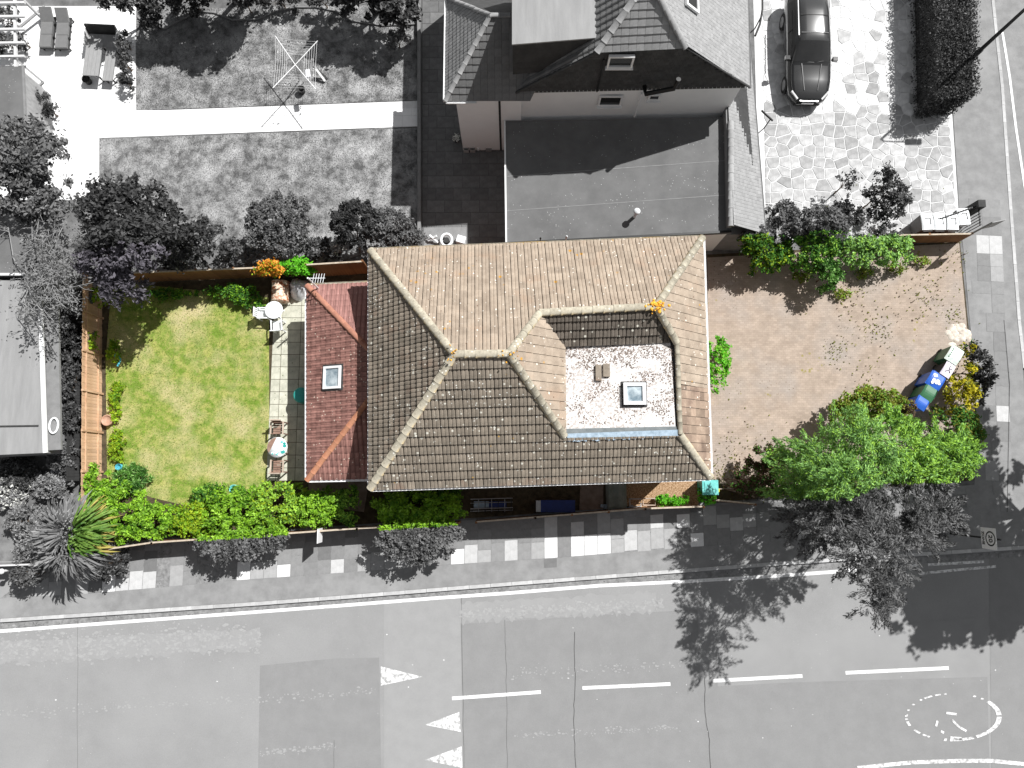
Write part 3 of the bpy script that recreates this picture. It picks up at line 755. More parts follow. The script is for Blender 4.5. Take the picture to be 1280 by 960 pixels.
# ------------------------------------------------------------ roofs: tiles laid one by one on each slope
def tile_profile(kind, w):
    if kind == 'roman':      # pan and roll, twice across a tile
        return [(0, .0), (.06, .016), (.2, .02), (.40, .018), (.5, .0), (.56, .016), (.7, .02), (.90, .018), (1, .0)]
    if kind == 'roman1':
        return [(0, .0), (.3, .004), (.55, .03), (.8, .03), (1, .0)]
    return [(0, 0), (.5, .004), (1, 0)]
def roof_slope(root, e0, e1, up, polyw, tw, gauge, kind, m, rank, stuff, thick=.07, gap=.02, seed=0, name='tile', joint_m=None, wave=0):
    """e0->e1 eave line, up: unit vector up the slope, polyw: convex outline of the slope (world).
    whole tiles are offered to rank (for the 300 that show largest); the cut ones go to the joined part"""
    e0 = Vector(e0); ax = (Vector(e1) - e0).normalized(); up = (up - ax * up.dot(ax)).normalized(); nz = ax.cross(up)
    if nz.z < 0: nz = -nz
    pls = []
    for part in polyw:
        q_ = [((Vector(p) - e0).dot(ax), (Vector(p) - e0).dot(up)) for p in part]
        pls.append(q_ if ngon_area(q_) > 0 else q_[::-1])
    pl = [p for q_ in pls for p in q_]
    amin = min(p[0] for p in pl); amax = max(p[0] for p in pl); bmax = max(p[1] for p in pl); bmin = min(p[1] for p in pl)
    prof = tile_profile(kind, tw); r = random.Random(seed)
    def hgt(ta, tb): # height above the slope at fraction ta across, tb up
        for (x0, h0), (x1, h1) in zip(prof, prof[1:]):
            if ta <= x1 + 1e-9: hh = h0 + (h1 - h0) * (ta - x0) / (x1 - x0); break
        else: hh = prof[-1][1]
        return hh + thick * (1 - tb) + .012
    # shared whole tile
    mb = MB(); vs = []; w_ = tw - gap; g_ov = gauge * 1.06
    for tb in (0, 1):
        for x, h in prof: vs.append((x * w_, tb * g_ov, hgt(x, tb)))
    k = len(prof); fs = [(i, i + 1, k + i + 1, k + i) for i in range(k - 1)]
    for x, h in prof: vs.append((x * w_, 0, -.005))
    fs += [(2 * k + i, 2 * k + i + 1, i + 1, i) for i in range(k - 1)]
    vs += [(0, g_ov, -.005), (w_, g_ov, -.005)]
    fs += [(2 * k, 0, k, 3 * k), (3 * k - 1, 3 * k + 1, 2 * k - 1, k - 1)]
    mb.add(vs, fs); me = mb.mesh(name, m)
    Mx = Matrix((ax, up, nz)).transposed().to_4x4()
    nrow = int((bmax - bmin) / gauge) + 2
    a00 = math.floor(amin / tw) * tw
    for j in range(nrow):
        b0 = bmin + j * gauge; a = a00
        while a < amax:
            q = [(a, b0), (a + w_, b0), (a + w_, b0 + gauge), (a, b0 + gauge)]
            cps = [c_ for c_ in (clip(q, p_) for p_ in pls) if len(c_) > 2]
            if cps:
                ar = sum(abs(ngon_area(c_)) for c_ in cps); full = ar > .985 * w_ * gauge
                loc = e0 + ax * a + up * b0
                if full:
                    pr = [Q(loc), Q(loc + ax * w_), Q(loc + ax * w_ + up * gauge), Q(loc + up * gauge)]
                    Mt = Matrix.Translation(loc + nz * r.uniform(0, .006)) @ Mx @ Matrix.Rotation(r.uniform(-.012, .012), 4, 'Z') @ Matrix.Rotation(r.uniform(-.012, .012), 4, 'Y')
                    rank.append((abs(ngon_area(pr)), me, Mt, name, mb))
                elif ar > .0008:
                    # cut tile: clip each profile strip
                    V = {}; vl = []; fl = []
                    def vid(p):
                        kk = (round(p[0], 4), round(p[1], 4))
                        if kk not in V:
                            V[kk] = len(vl); vl.append(e0 + ax * p[0] + up * p[1] + nz * hgt(max(0, min(1, (p[0] - a) / w_)), (p[1] - b0) / gauge))
                        return V[kk]
                    for (x0_, _), (x1_, _), p_ in [(s0, s1, p_) for s0, s1 in zip(prof, prof[1:]) for p_ in pls]:
                        cc = clip([(a + x0_ * w_, b0), (a + x1_ * w_, b0), (a + x1_ * w_, b0 + gauge), (a + x0_ * w_, b0 + gauge)], p_)
                        if len(cc) > 2 and abs(ngon_area(cc)) > 1e-5:
                            ids = []
                            for p in cc:
                                i = vid(p)
                                if i not in ids: ids.append(i)
                            if len(ids) > 2: fl.append(tuple(ids))
                            lowp = sorted([p for p in cc if abs(p[1] - b0) < 1e-4])
                            if len(lowp) >= 2:
                                i0, i1 = vid(lowp[0]), vid(lowp[-1]); n0 = len(vl)
                                vl.append(vl[i1] - nz * .05); vl.append(vl[i0] - nz * .05); fl.append((n0 + 1, n0, i1, i0))
                    if fl: stuff.append((vl, fl, m))
            a += tw
def flush_tiles(root, rank, stuff, name='tile', limit=300, stuff_name='tile'):
    rank.sort(key=lambda t: -t[0])
    off = Vector(root.location)
    for i, (ar, me, Mt, nm, mb) in enumerate(rank):
        if i < limit:
            o = link(name, me, root); M2 = Mt.copy(); M2.translation = Mt.translation - off; o.matrix_local = M2
    groups = {}
    for ar, me, Mt, nm, mb in rank[limit:]:
        g = groups.setdefault(me.materials[0].name, (MB(), me.materials[0]))[0]
        g.add([Mt @ Vector(v) for v in mb.v], mb.f)
    for vl, fl, m in stuff:
        groups.setdefault(m.name, (MB(), m))[0].add(vl, fl)
    if groups:
        mats = [g[1] for g in groups.values()]; allm = MB()
        for i, (g, _) in enumerate(groups.values()): allm.add(g.v, g.f, i)
        o = allm.build(stuff_name, mats, root); tag(o, kind='stuff')
def ridge_line(root, a, b, m, r=.13, L=.42, name='ridge_tile', seed=0, mats=None):
    a = Vector(a); b = Vector(b); d = b - a; n = max(1, round(d.length / L)); l = d.length / n; rr = random.Random(seed)
    mb = MB(); vs = []; k = 7
    for x, s in ((-.02, 1.05), (.05, 1.05), (.055, 1.0), (l + .0, .98)):
        for j in range(k):
            t = math.pi * j / (k - 1)
            vs.append((x, math.cos(t) * r * s, math.sin(t) * r * .75 * s - .02))
    fs = []
    for i in range(3):
        for j in range(k - 1): fs.append((i * k + j, i * k + j + 1, (i + 1) * k + j + 1, (i + 1) * k + j))
    fs.append(tuple(range(k)))
    mb.add(vs, fs, 0, True)
    me = mb.mesh(name, m); me2 = mb.mesh(name, mats[1]) if mats else None
    q = d.to_track_quat('X', 'Z'); off = Vector(root.location)
    for i in range(n):
        o = link(name, me if not (mats and rr.random() < mats[0]) else me2, root)
        o.rotation_mode = 'QUATERNION'; o.rotation_quaternion = q
        o.location = a + d * (i / n) - off + Vector((rr.uniform(-.006, .006), rr.uniform(-.006, .006), rr.uniform(-.005, .01)))
def solid_roof(root, faces, m, name='roof_deck', drop=.02):
    mb = MB()
    for f in faces: mb.add([Vector(p) - Vector((0, 0, drop)) for p in f], [tuple(range(len(f)))])
    return mb.build(name, m, root)
def walls(root, poly2, z0, z1, m, name='wall'):
    """four wall panels, each its own part"""
    n = len(poly2)
    for i in range(n):
        a = Vector((*poly2[i], 0)); b = Vector((*poly2[(i + 1) % n], 0)); d = (b - a).normalized(); t = .12
        nn = Vector((-d.y, d.x, 0))
        q = [a + d * .0, b - d * t, b - d * t + nn * t, a + nn * t]
        MB().prism([p.xy for p in q], z0, z1).build(name, m, root)
def window(root, c, w, h, face, m_frame, m_glass, name='window', depth=.06, sill=True):
    """c centre, face: outward unit vector"""
    f = Vector(face).normalized(); s = Vector((-f.y, f.x, 0)); t = .07
    mb = MB(); rot = Matrix((s, f, Vector((0, 0, 1)))).transposed()
    c = Vector(c)
    for sx in (-1, 1): mb.box(c + s * sx * (w / 2 - t / 2) + f * depth / 2, (t, depth, h), rot=rot)
    for sz in (-1, 1): mb.box(c + Vector((0, 0, sz * (h / 2 - t / 2))) + f * depth / 2, (w - 2 * t, depth, t), rot=rot)
    fr = mb.build(name, m_frame, root)
    off = Vector(root.location)
    g = MB().box(c + f * .02, (w - 2 * t, .02, h - 2 * t), rot=rot).build('pane', m_glass, fr)
    g.data.transform(Matrix.Translation(Vector((0, 0, 0))))
    if sill: MB().box(c + Vector((0, 0, -h / 2 - .03)) + f * .08, (w + .1, .16, .05), rot=rot).build('sill', m_frame, fr)
    return fr

ZE = 4.5; ZR = 7.78
NW, NE, SE, SW = [P(*q, ZE) for q in ((463, 313), (878, 297), (888, 597), (463, 611))]
R1 = P(568, 443, ZR); R2 = P(636, 442, ZR)
R3 = P(675, 391, 7.0); R4 = P(820, 383, 7.0)      # upper ridge
# heights of R3,R4 from the north slope plane (keeps the slope flat)
def plane_z(a, b, c, x, y):
    n = (b - a).cross(c - a); return a.z - (n.x * (x - a.x) + n.y * (y - a.y)) / n.z
def solve_on_plane(a, b, c, u, v):
    z = 6.0
    for _ in range(40): p = P(u, v, z); z = plane_z(a, b, c, p.x, p.y)
    return P(u, v, z)
R3 = solve_on_plane(NW, NE, R1, 675, 391); R4 = solve_on_plane(NW, NE, R1, 820, 383)
K1 = solve_on_plane(SW, SE, R1, 706, 546); K2 = solve_on_plane(SW, SE, R1, 850, 543)
ZF = K1.z - .03
hc = (NW + NE + SE + SW) / 4
house = thing('house', 'detached house in the middle with brown hipped tile roof and mossy flat roof well', 'house', (hc.x, hc.y, 0))
inset = .38
cx, cy = hc.x, hc.y
wp4 = [(SW.x + inset, SW.y + inset), (SE.x - inset, SE.y + inset), (NE.x - inset, NE.y - inset), (NW.x + inset, NW.y - inset)]
walls(house, wp4, -.01, ZE - .05, M['brick_wall'])
# R4->K2 crest along the east: intermediate corner seen at (846,428)
R5 = solve_on_plane(SE, NE, R4, 846, 429)
def foot(a, b, p):
    d_ = (b - a).normalized(); return a + d_ * (p - a).dot(d_)
E3 = SE.lerp(NE, .36); K3 = R5.lerp(K2, .45); EN = foot(NW, NE, R3); ES = foot(SW, SE, K1); EE = foot(SE, NE, R5)
print('ridge', [tuple(round(c, 2) for c in q) for q in (R1, R2, R3, R4, R5, K1, K2)])
rank = []; stuff = []
# north slope
def slope(root, eave_a, eave_b, outline, tw, g, kind, m, seed, rank, stuff, **kw):
    a, b = Vector(eave_a), Vector(eave_b); ax = (b - a).normalized()
    parts = outline if isinstance(outline[0], (list, tuple)) else [outline]
    pts = [Vector(p) for p in parts[0]]
    n = Vector()
    for i in range(1, len(pts) - 1): n += (pts[i] - pts[0]).cross(pts[i + 1] - pts[0])
    n.normalize()
    if n.z < 0: n = -n
    up = n.cross(ax)
    if up.z < 0: up = -up
    roof_slope(root, a, b, up, parts, tw, g, kind, m, rank, stuff, seed=seed, **kw)
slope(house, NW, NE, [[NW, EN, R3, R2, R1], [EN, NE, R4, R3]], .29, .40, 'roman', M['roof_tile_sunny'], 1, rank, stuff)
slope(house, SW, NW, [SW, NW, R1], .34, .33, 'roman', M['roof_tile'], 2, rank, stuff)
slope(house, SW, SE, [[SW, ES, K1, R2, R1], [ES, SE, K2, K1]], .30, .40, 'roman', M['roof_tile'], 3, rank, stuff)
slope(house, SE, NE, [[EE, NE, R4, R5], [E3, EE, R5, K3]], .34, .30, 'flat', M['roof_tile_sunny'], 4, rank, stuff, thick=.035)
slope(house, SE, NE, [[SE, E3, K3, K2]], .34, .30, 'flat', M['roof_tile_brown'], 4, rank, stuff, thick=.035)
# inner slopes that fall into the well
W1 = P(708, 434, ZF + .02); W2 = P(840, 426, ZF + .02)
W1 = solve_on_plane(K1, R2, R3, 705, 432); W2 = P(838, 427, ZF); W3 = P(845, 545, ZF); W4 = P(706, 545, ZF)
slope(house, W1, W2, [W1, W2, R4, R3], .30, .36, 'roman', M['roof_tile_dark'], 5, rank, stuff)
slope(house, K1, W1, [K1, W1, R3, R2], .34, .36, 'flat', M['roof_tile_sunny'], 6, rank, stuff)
flush_tiles(house, rank, stuff)
solid_roof(house, [[NW, EN, R3, R2, R1], [EN, NE, R4, R3], [SW, NW, R1], [SW, ES, K1, R2, R1], [ES, SE, K2, K1], [EE, NE, R4, R5], [SE, EE, R5, K2], [W1, W2, R4, R3], [K1, W1, R3, R2], [R4, W2, R5], [K2, R5, W2, W3]], M['dark_grey'])
up_ = Vector((0, 0, .05))
for i, (a, b) in enumerate(((NW, R1), (SW, R1), (R1, R2), (R2, R3), (R3, R4), (NE, R4), (R4, R5), (R2, K1), (SE, K2), (R5, K2))):
    ridge_line(house, a + up_, b + up_, M['ridge_tile'], seed=i, r=.15 if i != 9 else .1)
for p, n_ in ((R4, 46), (R1, 12), (R2, 12)):
    mb = MB(); rr = random.Random(int(p.x * 10))
    for i in range(n_):
        r_ = rr.uniform(.03, .075) * (1 if n_ > 20 else .6); c = p + Vector((rr.gauss(0, .16), rr.gauss(0, .15), .13 + rr.uniform(-.04, .05)))
        mb.lathe(c, [(r_, 0), (r_ * .7, .03), (.001, .04)], n=7)
    tag(mb.build('lichen', M['lichen'], house), kind='stuff')
# flat roof in the well
fr = MB().prism([W1.xy, W2.xy, W3.xy, W4.xy], ZF - .3, ZF + .02).build('flat_roof', M['felt_moss'], house)
MB().prism([P(706, 536, ZF).xy, P(845, 533, ZF).xy, P(847, 543, ZF).xy, P(707, 545, ZF).xy], ZF, ZF + .028).build('felt_strip', M['bitumen'], house)
mb = MB(); n_ = 34
for i in range(n_):
    u0 = 709 + (848 - 709) * i / n_; u1 = 709 + (848 - 709) * (i + 1) / n_
    f = lambda u: 546 - (u - 709) / 139 * 5
    mb.add([P(u0, f(u0) - 4, ZF + .05), P(u1, f(u1) - 4, ZF + .05), P(u1, f(u1) + 3 + rnd.uniform(0, 4), ZF + .03), P(u0, f(u0) + 3 + rnd.uniform(0, 4), ZF + .03)], [(3, 2, 1, 0)])
mb.build('lead_flashing', M['flashing_blue'], house)
# moss clumps and grit on the flat roof
g = np.random.default_rng(5); pts_ = []
for i in range(4200):
    u = g.uniform(707, 843); v = g.uniform(432, 531)
    if math.sin(u * .13 + 1.7 * math.sin(v * .09)) + math.sin(v * .17 + u * .05) + g.normal() * .5 < .0 and not v < 448: continue
    dens = 1.0 if (v < 462 or u > 800 or 735 < u < 775 and v < 500 or v > 505 and u < 735) else .35
    if g.random() < dens * (1.0 if v < 455 or (u > 800 and v < 490) or (u < 730 and v > 505) else .75): p = P(u, v, ZF + .03); pts_.append((p.x, p.y, p.z))
lm('moss', (.10, .07, .05), (.42, .34, .3))
me = leaf_mesh('moss', pts_, .06, [L_['moss']], 4, up=1.2, asp=.9)
o = tag(link('moss', me, house), kind='stuff')
co = np.empty(len(me.vertices) * 3); me.vertices.foreach_get('co', co); co = co.reshape(-1, 3) - np.array(house.location); me.vertices.foreach_set('co', co.ravel()); me.update()
# roof light
c = P(793.5, 492, ZF + .2); sk = MB()
for dx, dy, w_, d_ in ((0, .36, .86, .13), (0, -.36, .86, .13), (-.365, 0, .13, .59), (.365, 0, .13, .59)): sk.box((c.x + dx, c.y + dy, ZF + .12), (w_, d_, .24))
so = sk.build('skylight', M['upvc'], house)
MB().box((c.x, c.y, ZF + .16), (.6, .6, .03)).build('pane', M['glass_blue'], so)
mb = MB().box((c.x, c.y, ZF + .04), (.98, .98, .06)); mb.build('upstand', M['dark_grey'], so)
for u, v, w_, d_ in ((748, 466, .22, .62), (758, 463, .26, .50)):
    c = P(u, v, ZF + .08); MB().box((c.x, c.y, ZF + .08), (w_, d_, .12)).build('vent_block', M['roof_tile'], house)
# gutters: white channel all round
def gutter(root, a, b, m, wd=.11, out=None, name='gutter'):
    a = Vector(a); b = Vector(b); d = (b - a).normalized(); o_ = Vector((d.y, -d.x, 0)); a2 = a + o_ * .05; b2 = b + o_ * .05
    mb = MB(); z = -.06
    prof = [(-.05, .05), (-.05, -.04), (.05, -.04), (.06, .055), (.045, .055), (.035, .035), (-.035, .035), (-.035, .05)]
    vs = []
    for p in (a2, b2):
        for x, h in prof: vs.append(p + o_ * x * wd / .1 + Vector((0, 0, z + h)))
    n = len(prof); fs = [(i, n + i, n + (i + 1) % n, (i + 1) % n) for i in range(n)] + [tuple(range(n)), tuple(range(2 * n - 1, n - 1, -1))]
    mb.add(vs, fs); return mb.build(name, m, root)
gutter(house, SW, SE, M['upvc']); gutter(house, NW, SW, M['upvc']); gutter(house, SE, NE, M['upvc']); gutter(house, NE, NW, M['ridge_tile'])
for (x, y, f) in ((-3.6, wp4[0][1], (0, -1, 0)), (.5, wp4[0][1] + .15, (0, -1, 0)), (4.6, wp4[0][1] + .28, (0, -1, 0))):
    for z in (1.5, 3.7): window(house, (x, y - .0, z), 1.2, 1.0, f, M['upvc'], M['glass_dark'])
for y in (2.6, 7.2):
    for z in (1.3, 3.6): window(house, (wp4[1][0] - .0, y, z), 1.5, 1.2, (1, 0, 0), M['upvc'], M['glass_dark'])
MB().box((wp4[1][0] + .0, 5.0, 1.03), (.1, .95, 2.05)).build('door', M['white_trim'], house)
window(house, (wp4[0][0] + .0, 4.3, 4.1), 1.0, .55, (-1, 0, 0), M['flashing_blue'], M['glass_blue'])

# ------------------------------------------------------------ extension with red tiles
ZX = 2.35; ZT = 3.95
eNW, eSW = P(384, 357, ZX), P(384, 600, ZX); wx = wp4[0][0]
eNE, eSE = Vector((wx - .01, P(463, 352, ZX).y, ZX)), Vector((wx - .01, P(463, 598, ZX).y, ZX))
A1 = Vector((wx - .01, (eNE.y + eSE.y) / 2 + .28, ZT)); A2 = Vector((wx - .01, (eNE.y + eSE.y) / 2 - .28, ZT))
ext = thing('extension', 'low red tiled extension with hipped roof against the west wall of the house', 'extension', ((eNW.x + wx) / 2, 4.3, 0))
w4 = [(eSW.x + .25, eSW.y + .25), (wx - .02, eSE.y + .25), (wx - .02, eNE.y - .25), (eNW.x + .25, eNW.y - .25)]
walls(ext, w4, -.01, ZX - .05, M['brick_wall'])
rank = []; stuff = []
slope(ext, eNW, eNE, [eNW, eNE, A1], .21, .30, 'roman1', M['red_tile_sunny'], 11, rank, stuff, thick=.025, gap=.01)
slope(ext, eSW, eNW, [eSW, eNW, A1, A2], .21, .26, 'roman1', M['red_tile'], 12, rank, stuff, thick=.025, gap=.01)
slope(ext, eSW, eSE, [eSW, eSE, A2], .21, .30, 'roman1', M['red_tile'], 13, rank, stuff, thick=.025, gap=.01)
flush_tiles(ext, rank, stuff)
solid_roof(ext, [[eNW, eNE, A1], [eSW, eNW, A1, A2], [eSW, eSE, A2]], M['dark_grey'])
ridge_line(ext, eNW + up_, A1 + up_, M['red_ridge'], r=.12, seed=31); ridge_line(ext, eSW + up_, A2 + up_, M['orange_ridge'], r=.12, seed=32)
gutter(ext, eSW, eSE, M['upvc'], .09); gutter(ext, eNW, eSW, M['upvc'], .09); gutter(ext, eNE, eNW, M['ridge_tile'], .09)
# rooflight lying in the west slope
n = (eSW - eNW).cross(A1 - eNW).normalized()
if n.z < 0: n = -n
c = solve_on_plane(eNW, eSW, A1, 417, 472) + n * .08; up2 = (A1 - eNW); sx = Vector((0, 1, 0)); s_up = n.cross(sx).normalized()
if s_up.z < 0: s_up = -s_up
rot = Matrix((sx, s_up, n)).transposed(); mb = MB()
for dx, dy, w_, d_ in ((0, .40, .98, .10), (0, -.40, .98, .10), (-.44, 0, .10, .70), (.44, 0, .10, .70)): mb.box(c + rot @ Vector((dx, dy, .02)), (w_, d_, .1), rot=rot)
so = mb.build('skylight', M['upvc'], ext)
MB().box(c, (.78, .70, .05), rot=rot).build('pane', M['glass_blue'], so)
MB().box(c - n * .03, (1.14, 1.06, .06), rot=rot).build('flashing', M['dark_grey'], so)
window(ext, (w4[0][0], 5.6, 1.2), 1.8, 1.9, (-1, 0, 0), M['upvc'], M['glass_dark'], sill=False)
window(ext, (w4[0][0], 2.6, 1.35), 1.4, 1.1, (-1, 0, 0), M['upvc'], M['glass_dark'])
# aerial on the extension
ant = thing('tv_aerial', 'white television aerial mast with short rods at the corner of the red roof', 'aerial', P(399, 362, 2.2))
b = P(399.5, 362, 2.2); top = b + Vector((0, 0, 1.9))
MB().tube([b, b + Vector((0, 0, 1.85))], .035, 8).build('mast', M['white_plastic'], ant)
bm = b + Vector((0, 0, 1.45)); MB().tube([bm + Vector((-.15, .1, 0)), bm + Vector((.62, .1, .02))], .018, 6).build('boom', M['white_plastic'], ant)
for i in range(5):
    x = .12 + i * .11; q = bm + Vector((x, .1, .01)); MB().tube([q + Vector((-.03, -.2, 0)), q + Vector((.03, .2, 0))], .012, 5).build('rod', M['white_plastic'], ant)

# ------------------------------------------------------------ neighbour's house to the north
def pt(x, y, z): return Vector((x, y, z))
nb = thing('neighbour_house', 'white rendered house to the north with grey tiled gable and dormer', 'house', (4, 19, 0))
yE = P(790, 116, 5).y
gW, gE = pt(P(645, 122, 5).x, yE, 5), pt(P(936, 106, 5).x, yE + .25, 5)
mid = (gW.x + gE.x) / 2
gT1, gT2 = pt(P(746, 66, 7.85).x, yE, 7.85), pt(P(857, 59, 7.85).x, yE + .18, 7.85)
ZG = 9.6; apex = pt((gT1.x + gT2.x) / 2, yE + 1.75, ZG); back = pt(apex.x, yE + 5.5, ZG)
nWb, nEb = pt(gW.x, yE + 5.5, 5), pt(gE.x + .12, yE + 5.5, 5)
walls(nb, [(gW.x + .25, yE + .1), (gE.x - .3, yE + .3), (gE.x - .3, yE + 5.3), (gW.x + .25, yE + 5.3)], -.01, 4.97, M['render_white'])
# tile hung gable wall, tile by tile rows as joined pieces
gab = MB().add([gW + pt(.05, .05, 0), gE + pt(-.05, .05, 0), gT2 + pt(0, .05, 0), gT1 + pt(0, .05, 0)], [(0, 1, 2, 3)]).build('gable_wall', M['dark_grey'], nb)
hung = MB(); gx = .17
for j in range(18):
    z = 5 + j * .165
    if z > 7.75: break
    xl = gW.x + (gT1.x - gW.x) * (z - 5) / 2.85 + .12; xr = gE.x + (gT2.x - gE.x) * (z - 5) / 2.85 - .12
    x = xl + (j % 2) * gx / 2
    while x < xr - gx:
        yy = yE + .25 * (x - gW.x) / (gE.x - gW.x); hung.add([(x, yy - .02, z), (x + gx - .012, yy - .02, z), (x + gx - .012, yy + .02, z + .165), (x, yy + .02, z + .165)], [(0, 1, 2, 3)]); x += gx
tag(hung.build('hung_tile', M['tile_hung'], nb), kind='stuff')
rank = []; stuff = []
slope(nb, gT1, gT2, [gT1, gT2, apex], .30, .285, 'flat', M['tile_grey_light'], 21, rank, stuff, thick=.03, gap=.008)
slope(nb, gE, nEb, [gE, nEb, back, apex, gT2], .165, .13, 'flat', M['tile_grey_light'], 22, rank, stuff, thick=.014, gap=.008)
slope(nb, nWb, gW, [nWb, gW, gT1, apex, back], .27, .28, 'roman1', M['tile_grey'], 23, rank, stuff, thick=.02)
# west wing
ZW = 4.8; wSW = P(557, 126, ZW); wSE = pt(gW.x + .6, wSW.y, ZW); wNW = pt(wSW.x, P(505, 138).y + .55 * ZW - .1, ZW)
wA = P(613, 12, 7.0); wA = pt(wA.x, (wSW.y + wNW.y) / 2, 7.0)
wB = pt(gW.x + 2.2, wA.y, 7.0); wNE = pt(gW.x + .6, wNW.y, ZW)
slope(nb, wNW, wSW, [wNW, wSW, wA], .16, .26, 'flat', M['tile_grey_light'], 24, rank, stuff, thick=.02)
slope(nb, wSW, wSE, [wSW, wSE, wB, wA], .30, .29, 'flat', M['tile_grey'], 25, rank, stuff, thick=.03, gap=.008)
flush_tiles(nb, rank, stuff)
solid_roof(nb, [[gT1, gT2, apex], [gE, nEb, back, apex, gT2], [nWb, gW, gT1, apex, back], [wNW, wSW, wA], [wSW, wSE, wB, wA], [wNW, wA, wB, wNE]], M['dark_grey'])
for i, (a, b, r_) in enumerate(((gT1, apex, .13), (gT2, apex, .13), (apex, back, .13), (wSW, wA, .101), (wA, wNW, .101), (wA, wB, .101), (gW, gT1, .07), (gE, gT2, .06))):
    ridge_line(nb, a + up_, b + up_, M['ridge_grey'] if r_ > .1 else M['tile_hung'], r=r_, seed=40 + i)
gutter(nb, wNW, wSW, M['white_trim'], .1); gutter(nb, wSW, pt(wSW.x + 1.3, wSW.y, ZW), M['white_trim'], .1)
gutter(nb, gE, nEb, M['mid_grey'], .1)
# wing walls
wl = [(P(579, 188).x, P(579, 188).y), (gW.x + .24, P(579, 188).y + .03), (gW.x + .24, wNW.y - .3), (P(579, 188).x, wNW.y - .3)]
walls(nb, wl, -.01, ZW - .05, M['render_white'])
nbN = MB().prism([(-2.4, wNW.y + .01), (gW.x + .2, wNW.y + .01), (gW.x + .2, 24.2), (-2.4, 24.2)], -.01, 4.9).build('back_wing', M['render_white'], nb)
# drain and down pipes, windows on the south wall
fy = yE + .1
xk = gW.x - .0
MB().tube([pt(P(624, 126, 4.9).x, fy - .2, 4.9), pt(P(624, 126, 4.9).x, fy - .2, 3.4), pt(P(624, 126, 4.9).x, fy - .2, 0)], .055, 8).build('downpipe', M['black_plastic'], nb)
MB().tube([pt(P(803, 113, 5).x, fy - .05, 4.9), pt(P(803, 113, 5).x, fy - .08, 3.0)], .05, 8).build('downpipe', M['white_trim'], nb)
window(nb, (P(762, 124, 4).x, fy + .02, 4.2), 1.0, .75, (0, -1, 0), M['white_trim'], M['glass_dark'])
window(nb, (P(815, 118, 4).x, fy + .04, 4.45), .5, .4, (0, -1, 0), M['white_trim'], M['glass_dark'])
window(nb, (P(776, 68, 7.4).x, yE + .03, 7.3), 1.0, .75, (0, -1, 0), M['white_trim'], M['glass_dark'], depth=.12)
fl = [pt(P(806, 102, 5.6).x, yE - .02, 5.5), pt(P(806, 102, 5.6).x, yE - .45, 5.7), pt(P(842, 93, 6.1).x, yE - .45, 6.1), pt(P(847, 84, 6.6).x, yE - .4, 6.7)]
MB().tube(fl, .1, 10).build('flue', M['black_plastic'], nb)
MB().box((P(749, 90, 6).x, yE - .03, 6.3), (.06, .06, 2.3)).build('downpipe', M['black_plastic'], nb)
# flat dormer on the west slope
dz = 7.9; dd = [P(*q, dz) for q in ((641, -60), (752, -60), (752, 47), (641, 56))]
MB().prism([p.xy for p in dd], 5.9, dz).build('dormer', M['dark_grey'], nb)
MB().prism([(p.x + (.03 if i in (1, 2) else -.03), p.y + (-.03 if i > 1 else .03)) for i, p in enumerate(dd)], dz + .002, dz + .07).build('dormer_roof', M['felt_pale'], nb)
# east rooflight
n = (nEb - gE).cross(apex - gE).normalized(); n = n if n.z > 0 else -n
c = solve_on_plane(gE, nEb, back, 862, -6) + n * .08; sx = Vector((0, 1, 0)); s_up = n.cross(sx).normalized(); rot = Matrix((sx, s_up, n)).transposed(); mb = MB()
for dx, dy, w_, d_ in ((0, .36, 1.3, .10), (0, -.36, 1.3, .10), (-.6, 0, .10, .62), (.6, 0, .10, .62)): mb.box(c + rot @ Vector((dx, dy, .02)), (w_, d_, .1), rot=rot)
so = mb.build('skylight', M['white_trim'], nb); MB().box(c, (1.1, .62, .05), rot=rot).build('pane', M['glass_dark'], so)

# ------------------------------------------------------------ flat roofed garage with tiled lean-to on the boundary
ZA = 2.9
gr = thing('garage', 'long garage with dark felt flat roof and tiled lean-to north of the house', 'garage', (5, 13.2, 0))
f4 = [P(630, 151, ZA), P(912, 119, ZA), P(914, 291, ZA), P(632, 306, ZA)]
f4[0].y = min(f4[0].y, fy - .02); f4[1] = pt(f4[1].x, yE + .05, ZA)
MB().prism([(p.x + (.15 if i in (0, 3) else -.02), p.y + (.15 if i > 1 else -.01)) for i, p in enumerate(f4)], -.01, ZA - .14).build('wall', M['render_white'], gr)
MB().prism([p.xy for p in f4], ZA - .138, ZA).build('flat_roof', M['felt_grey'], gr)
MB().span(f4[3] + pt(0, .05, .03), f4[2] + pt(0, .05, .03), .1, .07).build('edge_trim', M['black_plastic'], gr)
MB().span(f4[0] + pt(.03, 0, .03), f4[3] + pt(.03, 0, .03), .07, .07).build('edge_trim', M['white_trim'], gr)
for v in (212, 255): MB().sheet([P(634, v + 8, ZA).xy, P(910, v - 12, ZA).xy, P(910, v - 11, ZA).xy, P(634, v + 9, ZA).xy], ZA + .008).build('felt_seam', M['mid_grey'], gr)
